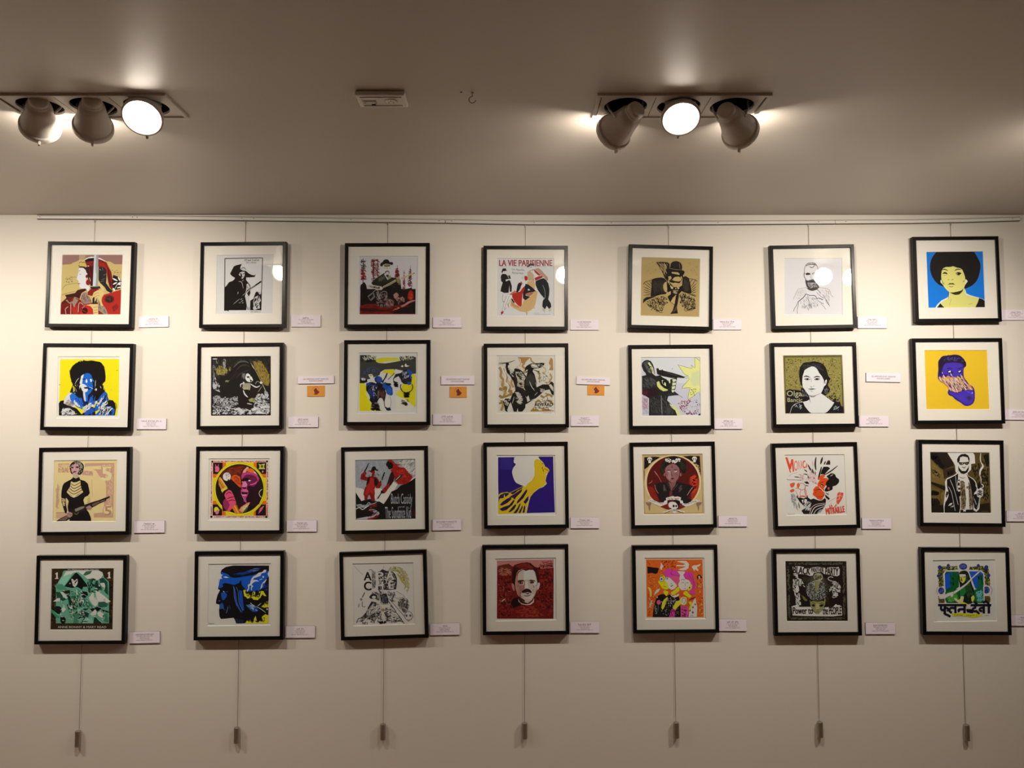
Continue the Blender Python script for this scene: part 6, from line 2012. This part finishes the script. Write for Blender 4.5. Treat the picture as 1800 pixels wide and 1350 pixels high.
def make_print(key, w, h, quad, parent):
    ox, oy, white, win, paper, cmds = ARTS[key]
    to_px = lambda x, y: (ox + x / 1.125, oy + y / 1.125)
    H = homography(quad, [(-w / 2, h / 2), (w / 2, h / 2), (w / 2, -h / 2), (-w / 2, -h / 2)])
    loc = lambda x, y: H(*to_px(x, y))
    wl = hexlin(white)
    def ink(hx):
        c = hexlin(hx); return tuple(min(.92, .87 * a / b) for a, b in zip(c, wl)) + (1,)
    wq = [loc(win[i], win[i + 1]) for i in range(0, 8, 2)]
    V, Fc, C = [], [], []
    def add(polys, col, y, k='p'):
        n = len(polys)
        for i, p in enumerate(polys):
            lay = (i // 3) % 8 if k == 's' else i % 8 if k in 'dzyq' else i * 4 // n if k == 'B' else 0   # overlapping marks of one ink pass
            b = len(V); V.extend((q[0], y - lay * 1.9e-6, q[1]) for q in p); Fc.append(tuple(range(b, b + len(p)))); C.append(col)
    m = 0.006
    cx, cz = sum(p[0] for p in wq) / 4, sum(p[1] for p in wq) / 4
    sheet = [(p[0] + math.copysign(m, p[0] - cx), p[1] + math.copysign(m, p[1] - cz)) for p in wq]
    add([sheet], ink(paper), -0.0136)
    bx = [min(p[0] for p in sheet), max(p[0] for p in sheet), min(p[1] for p in sheet), max(p[1] for p in sheet)]
    cl = lambda q: (min(max(q[0], bx[0]), bx[1]), min(max(q[1], bx[2]), bx[3]))
    y = -0.01364
    for ln in cmds:
        hx, polys = draw(ln); y -= 1.6e-5
        add([[cl(loc(*q)) for q in p] for p in polys], ink(hx), y, ln[0])
    me = bpy.data.meshes.new('print'); me.from_pydata(V, [], Fc)
    at = me.color_attributes.new('ink', 'FLOAT_COLOR', 'CORNER')
    flat = []
    for p, c in zip(me.polygons, C): flat.extend(c * p.loop_total)
    at.data.foreach_set('color', flat)
    bm = bmesh.new(); bm.from_mesh(me); bm.faces.ensure_lookup_table()
    bad = [f for f in bm.faces if f.normal.y > 0]; bmesh.ops.reverse_faces(bm, faces=bad); bm.to_mesh(me); bm.free()
    o = obj('print', me, M['print'], parent); o['kind'] = 'stuff'
    return wq

def make_mat(w, h, wq, parent):
    bm = bmesh.new(); fy, by, b = -0.0165, -0.0139, 0.0013
    cx, cz = sum(p[0] for p in wq) / 4, sum(p[1] for p in wq) / 4
    e = 0.004
    out = [(-w / 2 - e, h / 2 + e), (w / 2 + e, h / 2 + e), (w / 2 + e, -h / 2 - e), (-w / 2 - e, -h / 2 - e)]
    inn = [(p[0] + math.copysign(b, p[0] - cx), p[1] + math.copysign(b, p[1] - cz)) for p in wq]
    vo = [bm.verts.new((x, fy, z)) for x, z in out]; vi = [bm.verts.new((x, fy, z)) for x, z in inn]; vb = [bm.verts.new((x, by, z)) for x, z in wq]
    ve = [bm.verts.new((x, by, z)) for x, z in out]
    for i in range(4):
        j = (i + 1) % 4
        bm.faces.new((vo[i], vo[j], vi[j], vi[i])); f = bm.faces.new((vi[i], vi[j], vb[j], vb[i])); f.material_index = 1
        bm.faces.new((vo[i], vo[j], ve[j], ve[i]))
    bmesh.ops.recalc_face_normals(bm, faces=bm.faces[:])
    me = bpy.data.meshes.new('mat_board'); bm.to_mesh(me); bm.free()
    me.materials.append(M['mat']); me.materials.append(M['core'])
    for p in me.polygons:
        if p.normal.y > 0 : p.flip()
    obj('mat_board', me, None, parent)

def make_bar(w, h, side, parent):
    """one mitred length of moulding: 0 top, 1 right, 2 bottom, 3 left"""
    iw, ih = w / 2, h / 2; B = BAR; bv = 0.0012
    # section across the bar: (offset outwards from the sight edge, depth)
    sec = [(0, -0.0190), (0, -DEPTH_F + bv), (bv, -DEPTH_F), (B - bv, -DEPTH_F), (B, -DEPTH_F + bv), (B, -0.0012), (0.006, -0.0012), (0.006, -0.0190)]
    L = []
    for e in (-1, 1):
        row = []
        for o, y in sec:
            if side == 0: row.append((e * (iw + o), y, ih + o))
            if side == 2: row.append((e * (iw + o), y, -ih - o))
            if side == 1: row.append((iw + o, y, e * (ih + o)))
            if side == 3: row.append((-iw - o, y, e * (ih + o)))
        L.append(row)
    bm = bmesh.new(); A = [bm.verts.new(p) for p in L[0]]; Bv = [bm.verts.new(p) for p in L[1]]; n = len(sec)
    for i in range(n):
        j = (i + 1) % n; bm.faces.new((A[i], A[j], Bv[j], Bv[i]))
    bm.faces.new(A); bm.faces.new(Bv)
    bmesh.ops.recalc_face_normals(bm, faces=bm.faces[:])
    obj('frame_bar', bm, M['black'], parent)

YAW = {'12': (-1.3, .0036), '15': (1.3, .0036)}      # frames hanging slightly turned on their cables
for key in sorted(QUADS):
    q = QUADS[key]; P = [on_wall(px, py, -0.0225) for px, py in q]
    ctr = sum(P, Vector()) / 4
    top, bot, lef, rig = P[1] - P[0], P[2] - P[3], P[0] - P[3], P[1] - P[2]
    w, h = (top.length + bot.length) / 2, (lef.length + rig.length) / 2
    ang = (math.atan2(top.z, top.x) + math.atan2(bot.z, bot.x)) / 2
    F = empty('framed_print', (ctr.x, -0.0045, ctr.z), LABELS[key], 'framed print', 'framed prints on the gallery wall')
    yw, off = YAW.get(key, (0, 0))
    F.rotation_euler = (0, -ang, math.radians(yw)); F.location.y -= off
    for s in range(4): make_bar(w, h, s, F)
    wq = make_print(key, w, h, q, F)
    make_mat(w, h, wq, F)
    obj('glass_pane', bbox(-w / 2 - .004, -0.0188, -h / 2 - .004, w / 2 + .004, -0.0172, h / 2 + .004), M['glass'], F)
    obj('backing_board', bbox(-w / 2 - .004, -0.0134, -h / 2 - .004, w / 2 + .004, -0.0060, h / 2 + .004), M['board'], F)

# ------------------------------------------------------------------ picture rail, screws, hanging cables with weights
RAILPTS = [(65,381.8),(235,382.6),(430,384.6),(620,387),(783,389.2),(925,391.8),(1074,392.4),(1262,391.8),(1468,390.4),(1600,389.6),(1700,387.6),(1793,384.8)]
SCREWS = [70,233,241,425,446,617,772,794,939,1075,1262,1439,1487,1780]
def rail_z(px):
    for (a, ya), (b, yb) in zip(RAILPTS, RAILPTS[1:]):
        if a <= px <= b: return ya + (yb - ya) * (px - a) / (b - a)
    return RAILPTS[0][1] if px < 65 else RAILPTS[-1][1]
for (a, b), lab in zip(((65, 783), (783, 1468), (1468, 1793)),
        ('white picture rail length above the sword, rifle and pine tree prints', 'white picture rail length above the red dress poster and the pencil portrait',
         'short white picture rail length above the blue afro portrait')):
    ks = [a + .6] + [p[0] for p in RAILPTS if a < p[0] < b] + [b - .6]
    pp = [on_wall(k, rail_z(k), -0.008) for k in ks]
    R = empty('picture_rail', (pp[0].x, 0, pp[0].z), lab, 'picture rail', 'picture rail lengths under the ceiling')
    sec = [(0, .0066), (-.0095, .0066), (-.0115, .0050), (-.0115, .0030), (-.0090, .0022), (-.0090, -.0030), (-.0115, -.0042), (-.0115, -.0058), (-.0095, -.0066), (0, -.0066)]
    bm = bmesh.new(); rows = []
    for p in pp: rows.append([bm.verts.new((p.x - pp[0].x, y - .0004, p.z - pp[0].z + z)) for y, z in sec])
    for r0, r1 in zip(rows, rows[1:]):
        for i in range(len(sec)): bm.faces.new((r0[i], r0[(i + 1) % len(sec)], r1[(i + 1) % len(sec)], r1[i]))
    bm.faces.new(rows[0]); bm.faces.new(rows[-1]); bmesh.ops.recalc_face_normals(bm, faces=bm.faces[:])
    obj('rail_profile', bm, M['rail'], R)
    for z0, z1 in ((.0066, .0082), (-.0084, -.0066)):          # dark strips along both edges: shade of the rail's slots put into the colour
        bm = bmesh.new()
        for p, r in zip(pp, pp[1:]):
            v = [bm.verts.new((q.x - pp[0].x, y, q.z - pp[0].z + z)) for q in (p, r) for y, z in ((-.0004, z0), (-.0100, z0), (-.0100, z1), (-.0004, z1))]
            for f in ((0, 1, 5, 4), (1, 2, 6, 5), (2, 3, 7, 6)): bm.faces.new([v[i] for i in f])
        bmesh.ops.recalc_face_normals(bm, faces=bm.faces[:])
        obj('slot_shade', bm, M['slot_shade'], R)
    for sx in SCREWS:
        if a < sx < b:
            p = on_wall(sx, rail_z(sx) - 1.2, -0.010) - pp[0]
            obj('screw', lathe([(0, .0012), (.0018, .0008), (.0022, 0), (.0022, -.003)], 10, Matrix.Translation((p.x, -.0098, p.z)) @ Matrix.Rotation(math.pi / 2, 4, 'X')), M['screw'], R)

CABLES = [((167,387),(139,1283)), ((432,388),(417.3,1277)), ((682,391),(673.6,1271)), ((923.5,395),(922.3,1269)), ((1175,397),(1188,1268)), ((1421,394),(1440,1267)), ((1670.5,392),(1697,1272))]
CLAB = ['behind the sword, fur hat and green pirate prints', 'behind the rifle, black flag and blue profile prints', 'behind the pine, wading horsemen and apache prints',
        'behind the red dress, rearing horse and moustache prints', 'behind the accordion, starburst and dove prints', 'behind the pencil portrait and the white banner prints', 'behind the blue afro, torn head and Devanagari prints']
for (t, b), lab in zip(CABLES, CLAB):
    p0, p1 = on_wall(*t, -0.0020), on_wall(*b, -0.0048)
    C = empty('hanging_cable', (p0.x, 0, p0.z), 'thin steel cable hanging from the rail ' + lab, 'hanging cable', 'steel picture cables')
    o1 = p1 - p0
    obj('wire', tube([Vector((0, -.0020, 0)), Vector((o1.x, -.0048, o1.z - .004))], 0.00085, 8), M['wire'], C)
    obj('rail_hook', bbox(-.0022, -.0054, -.010, .0022, -.0004, .004, bevel=.0008), M['steel'], C)
    r, hgt = 0.0108, 0.060
    wt = obj('cable_weight', lathe([(0, .0), (.004, .0), (r - .0022, -.0004), (r - .0006, -.0014), (r, -.003), (r, -hgt + .002), (r - .001, -hgt), (0, -hgt)], 28), M['steel'])
    wt.location = (p1.x, -0.0113, p1.z)
    tag(wt, 'small steel cylinder weight on the cable ' + lab.replace('behind', 'below'), 'cable weight', 'steel cylinder weights at the cable ends')

# ------------------------------------------------------------------ caption cards and notices
CARDS = {
 '11': (244,556,296,575,-1), '12': (512,554,563.5,574.5,0), '13': (761,557.5,811.5,576,0), '14': (1002.5,561.5,1052,580,0), '15': (1253.5,561,1303.5,579.5,0), '16': (1507.5,556.5,1559.5,577,0), '17': (1760,544.5,1812,562.5,-.3),
 '21': (240.5,735.5,292,754.5,0), '22': (507,732.5,559,751,0), '23': (761,727.5,811.5,746.5,0), '24': (1003.5,730.5,1053,749,0), '25': (1255.5,735.5,1305.5,754,0), '26': (1510,730.5,1562.5,750,0), '27': (1766,719.5,1820,738,.5),
 '31': (236,915.5,289,936.5,-.8), '32': (504.5,914.5,556.5,934.5,0), '33': (760,912.5,810.5,932,-1), '34': (1003,909.5,1053.5,928.5,0), '35': (1263,906.5,1313.5,925.5,0), '36': (1515,910.5,1567,929.5,0), '37': (1769,898,1822,916.5,0),
 '41': (228,1110.5,280.5,1130.5,-1.2), '42': (501.5,1100.5,553.5,1121,-.3), '43': (756,1095.5,808,1116,-1), '44': (1002.5,1092.5,1053.5,1112.5,0), '45': (1264,1088.5,1312.5,1109,.4), '46': (1521.5,1094.5,1574,1114.5,0), '47': (1777,1081,1830,1100,.3),
}
TITLES = {'14': 'LA VIE PARISIENNE', '26': 'OLGA BANCIC', '33': 'BUTCH CASSIDY ET SUNDANCE KID', '36': 'MONICA LA MITRAILLE', '41': 'ANNE BONNY ET MARY READ', '43': 'APACHE', '46': 'BLACK PANTHER PARTY', '47': 'PHOOLAN DEVI'}
TW = {'11': .30, '12': .20, '13': .26, '15': .52, '16': .30, '17': .34, '21': .70, '22': .34, '23': .38, '24': .30, '25': .34, '27': .46, '31': .34, '32': .32, '34': .36, '35': .26, '37': .22, '42': .24, '44': .46, '45': .44,
      '14': .48, '26': .36, '33': .70, '36': .48, '41': .60, '43': .16, '46': .48, '47': .36}
SHORT = {'11': 'sword and headscarf', '12': 'rifle and hat', '13': 'red pine trees', '14': 'red dress poster', '15': 'accordion player', '16': 'pale pencil portrait', '17': 'blue afro portrait',
 '21': 'fur hat', '22': 'black flag', '23': 'wading horsemen', '24': 'rearing horse', '25': 'yellow starburst', '26': 'gold ornament portrait', '27': 'torn purple head',
 '31': 'five banknote', '32': 'yellow ring', '33': 'red gunmen', '34': 'white-haired profile', '35': 'red oval and skull', '36': 'bursting rays', '37': 'smoking man',
 '41': 'green pirate collage', '42': 'burning forest profile', '43': 'gold halo line', '44': 'moustache portrait', '45': 'white doves', '46': 'white banner', '47': 'Devanagari'}
def flat_mesh(polys, y):
    V, Fc = [], []
    for p in polys:
        b = len(V); V += [(q[0], y, q[1]) for q in p]; Fc.append(tuple(range(b, b + len(p))))
    me = bpy.data.meshes.new('lettering'); me.from_pydata(V, [], Fc); return me
def card(name, px, rot, label, cat, group, thick=0.0052):
    x0, y0, x1, y1 = px; a, b = on_wall(x0, y0, -thick), on_wall(x1, y1, -thick)
    w, h = b.x - a.x, a.z - b.z
    E = empty(name, ((a.x + b.x) / 2, 0, (a.z + b.z) / 2), label, cat, group); E.rotation_euler = (0, math.radians(rot), 0)
    bm = bbox(-w / 2, -thick + .0006, -h / 2, w / 2, -.0006, h / 2); obj('foam_backing', bm, M['card_edge'], E)
    return E, w, h
def lettering(E, lines, w, h, bold, y):
    """lines: (text or None, width share, height share, centre height share, seed)"""
    for k, (s, lw, lh, lz, seed) in enumerate(lines):
        W2, H2, Z = lw * w, lh * h, (0.5 - lz) * h
        if s:
            v, f = text_tris(s); polys = [[(-W2 / 2 + v[i][0] * W2, Z + H2 / 2 - v[i][1] * H2) for i in t] for t in f]
        else:
            polys = [[(x, -z) for x, z in p] for p in scribble(-W2 / 2, -Z + H2 / 2, W2 / 2, -Z + H2 / 2, H2, seed)]
        o = obj('lettering', flat_mesh(polys, y), M['ink'] if k in bold else M['ink_soft'], E); o['kind'] = 'stuff'
for key, c in CARDS.items():
    E, w, h = card('caption_card', c[:4], c[4], 'small pale caption card beside the %s print' % SHORT[key], 'caption card', 'caption cards beside the prints')
    obj('card_face', bbox(-w / 2, -.0052, -h / 2, w / 2, -.0046, h / 2), M['card'], E)
    sd = int(key) * 10
    lettering(E, [(TITLES.get(key), TW[key], .13, .24, sd), (None, .36 + .2 * (sd % 70) / 70, .075, .38, sd + 1), (None, .34, .075, .50, sd + 2), (None, .30, .075, .61, sd + 3), (None, .56, .08, .73, sd + 4)], w, h, (0,), -.00535)
NOTICES = [((523.5,661,587,674.2), -.6, 'white notice card above an orange sticker beside the black flag print', (540,678,570.5,697), -.3, 'orange sticker with a dark red figure beside the black flag print'),
           ((775.5,660.5,834,676), 0, 'white notice card above an orange sticker beside the wading horsemen print', (790.5,679.5,820.5,698.8), 0, 'orange sticker with a dark red figure beside the wading horsemen print'),
           ((1013.5,662,1072.5,676), 1.6, 'tilted white notice card touching an orange sticker beside the rearing horse print', (1032.5,676.5,1062.5,694.5), 1.2, 'orange sticker tucked under a tilted notice beside the rearing horse print'),
           ((1522.5,655.5,1583.5,671.3), 1.0, 'white notice card alone, without sticker, beside the gold ornament portrait', None, 0, '')]
for px, rot, lab, spx, srot, slab in NOTICES:
    E, w, h = card('notice_card', px, rot, lab, 'notice card', 'notice cards between the columns')
    obj('card_face', bbox(-w / 2, -.0052, -h / 2, w / 2, -.0046, h / 2), M['card'], E)
    lettering(E, [('LES AFFICHES SONT VENDUES', .70, .17, .40, 0), ('NON ENCADREES', .38, .16, .64, 0)], w, h, (0, 1), -.00535)
    if spx:
        a, b = on_wall(spx[0], spx[1], -.002), on_wall(spx[2], spx[3], -.002); w, h = b.x - a.x, a.z - b.z
        E = empty('sticker', ((a.x + b.x) / 2, 0, (a.z + b.z) / 2), slab, 'sticker', 'orange stickers under the notices'); E.rotation_euler = (0, math.radians(srot), 0)
        obj('sticker_card', bbox(-w / 2, -.0022, -h / 2, w / 2, -.0002, h / 2, bevel=.0003), M['orange'], E)
        fig = [(-.04, .26), (.02, .30), (.05, .20), (.10, .08), (.20, -.06), (.19, -.14), (.12, -.26), (.02, -.34), (-.06, -.32), (-.12, -.30), (-.06, -.22), (-.08, -.06), (-.13, .06), (-.10, .16)]
        pts = [(x * w, z * h) for x, z in fig]
        tri = [[pts[i] for i in t] for t in tessellate_polygon([[Vector((x, z, 0)) for x, z in pts]])]
        obj('emblem', flat_mesh(tri, -.00235), M['maroon'], E)
        arc = [(math.cos(t) * .20 * w, .06 * h + math.sin(t) * .34 * h) for t in [math.radians(d) for d in range(20, 171, 15)]]
        obj('emblem_arc', flat_mesh(stroke(arc, .03 * w, False), -.00230), M['rust'], E)

# ------------------------------------------------------------------ ceiling outlet box, hook, plugged hole
bx0, bx1, by0, by1 = -0.397, -0.271, -1.155, -1.077
B = empty('ceiling_outlet_box', ((bx0 + bx1) / 2, (by0 + by1) / 2, CEIL), 'white plastic box on the ceiling with a socket and a black switch', 'outlet box')
w, d = (bx1 - bx0) / 2, (by1 - by0) / 2
bm = bmesh.new(); box(bm, -w, -d, -.0128, w, d, -.0003, bevel=.0040); obj('housing', bm, M['plastic'], B)
bm = bmesh.new()
for a in ((-w + .010, -d + .012, w - .010, -d + .015), (-w + .010, d - .015, w - .010, d - .012), (-w + .010, -d + .015, -w + .013, d - .015), (w - .013, -d + .015, w - .010, d - .015)):
    box(bm, a[0], a[1], -.0150, a[2], a[3], -.0128)
obj('raised_border', bm, M['plastic'], B)
obj('label_plate', bbox(-w + .016, -.006, -.0142, -w + .048, .012, -.0128), M['plastic_grey'], B)
obj('label_plate_insert', bbox(-w + .020, -.001, -.0150, -w + .044, .008, -.0140), M['plastic'], B)
obj('switch', bbox(-w + .034, .013, -.0155, -w + .044, .020, -.0128, bevel=.001), M['dark'], B)
obj('socket_face', lathe([(.0165, -.0128), (.0165, -.0152), (.0150, -.0158), (.0140, -.0150), (0, -.0150)], 28, Matrix.Translation((w - .040, 0, 0))), M['plastic'], B)
for hx, hy in ((-.006, .002), (.006, .002), (0, -.006)):
    obj('socket_hole', lathe([(.0016, -.0146), (.0016, -.0154), (0, -.0154)], 10, Matrix.Translation((w - .040 + hx, hy, 0))), M['dark'], B)
hk = empty('ceiling_hook', (-0.101, -1.14, CEIL), 'small metal screw hook in the ceiling near the outlet box', 'hook')
pts = [(0, 0, .004), (0, 0, -.010)] + [(.0085 * math.sin(math.radians(a)) - .000, 0, -.0185 + .0085 * math.cos(math.radians(a))) for a in range(0, -261, -20)]
obj('hook_wire', tube(pts, .0013, 8), M['steel'], hk, True)
obj('collar', lathe([(.0036, -.0002), (.0034, -.002), (.0015, -.0028)], 14), M['steel'], hk)
wp = obj('wall_plug', lathe([(0, -.0008), (.0028, -.0008), (.0032, .0003)], 12), M['screw']); wp.location = (-0.129, -1.143, CEIL)
tag(wp, 'tiny dark plugged screw hole in the ceiling beside the hook', 'wall plug')
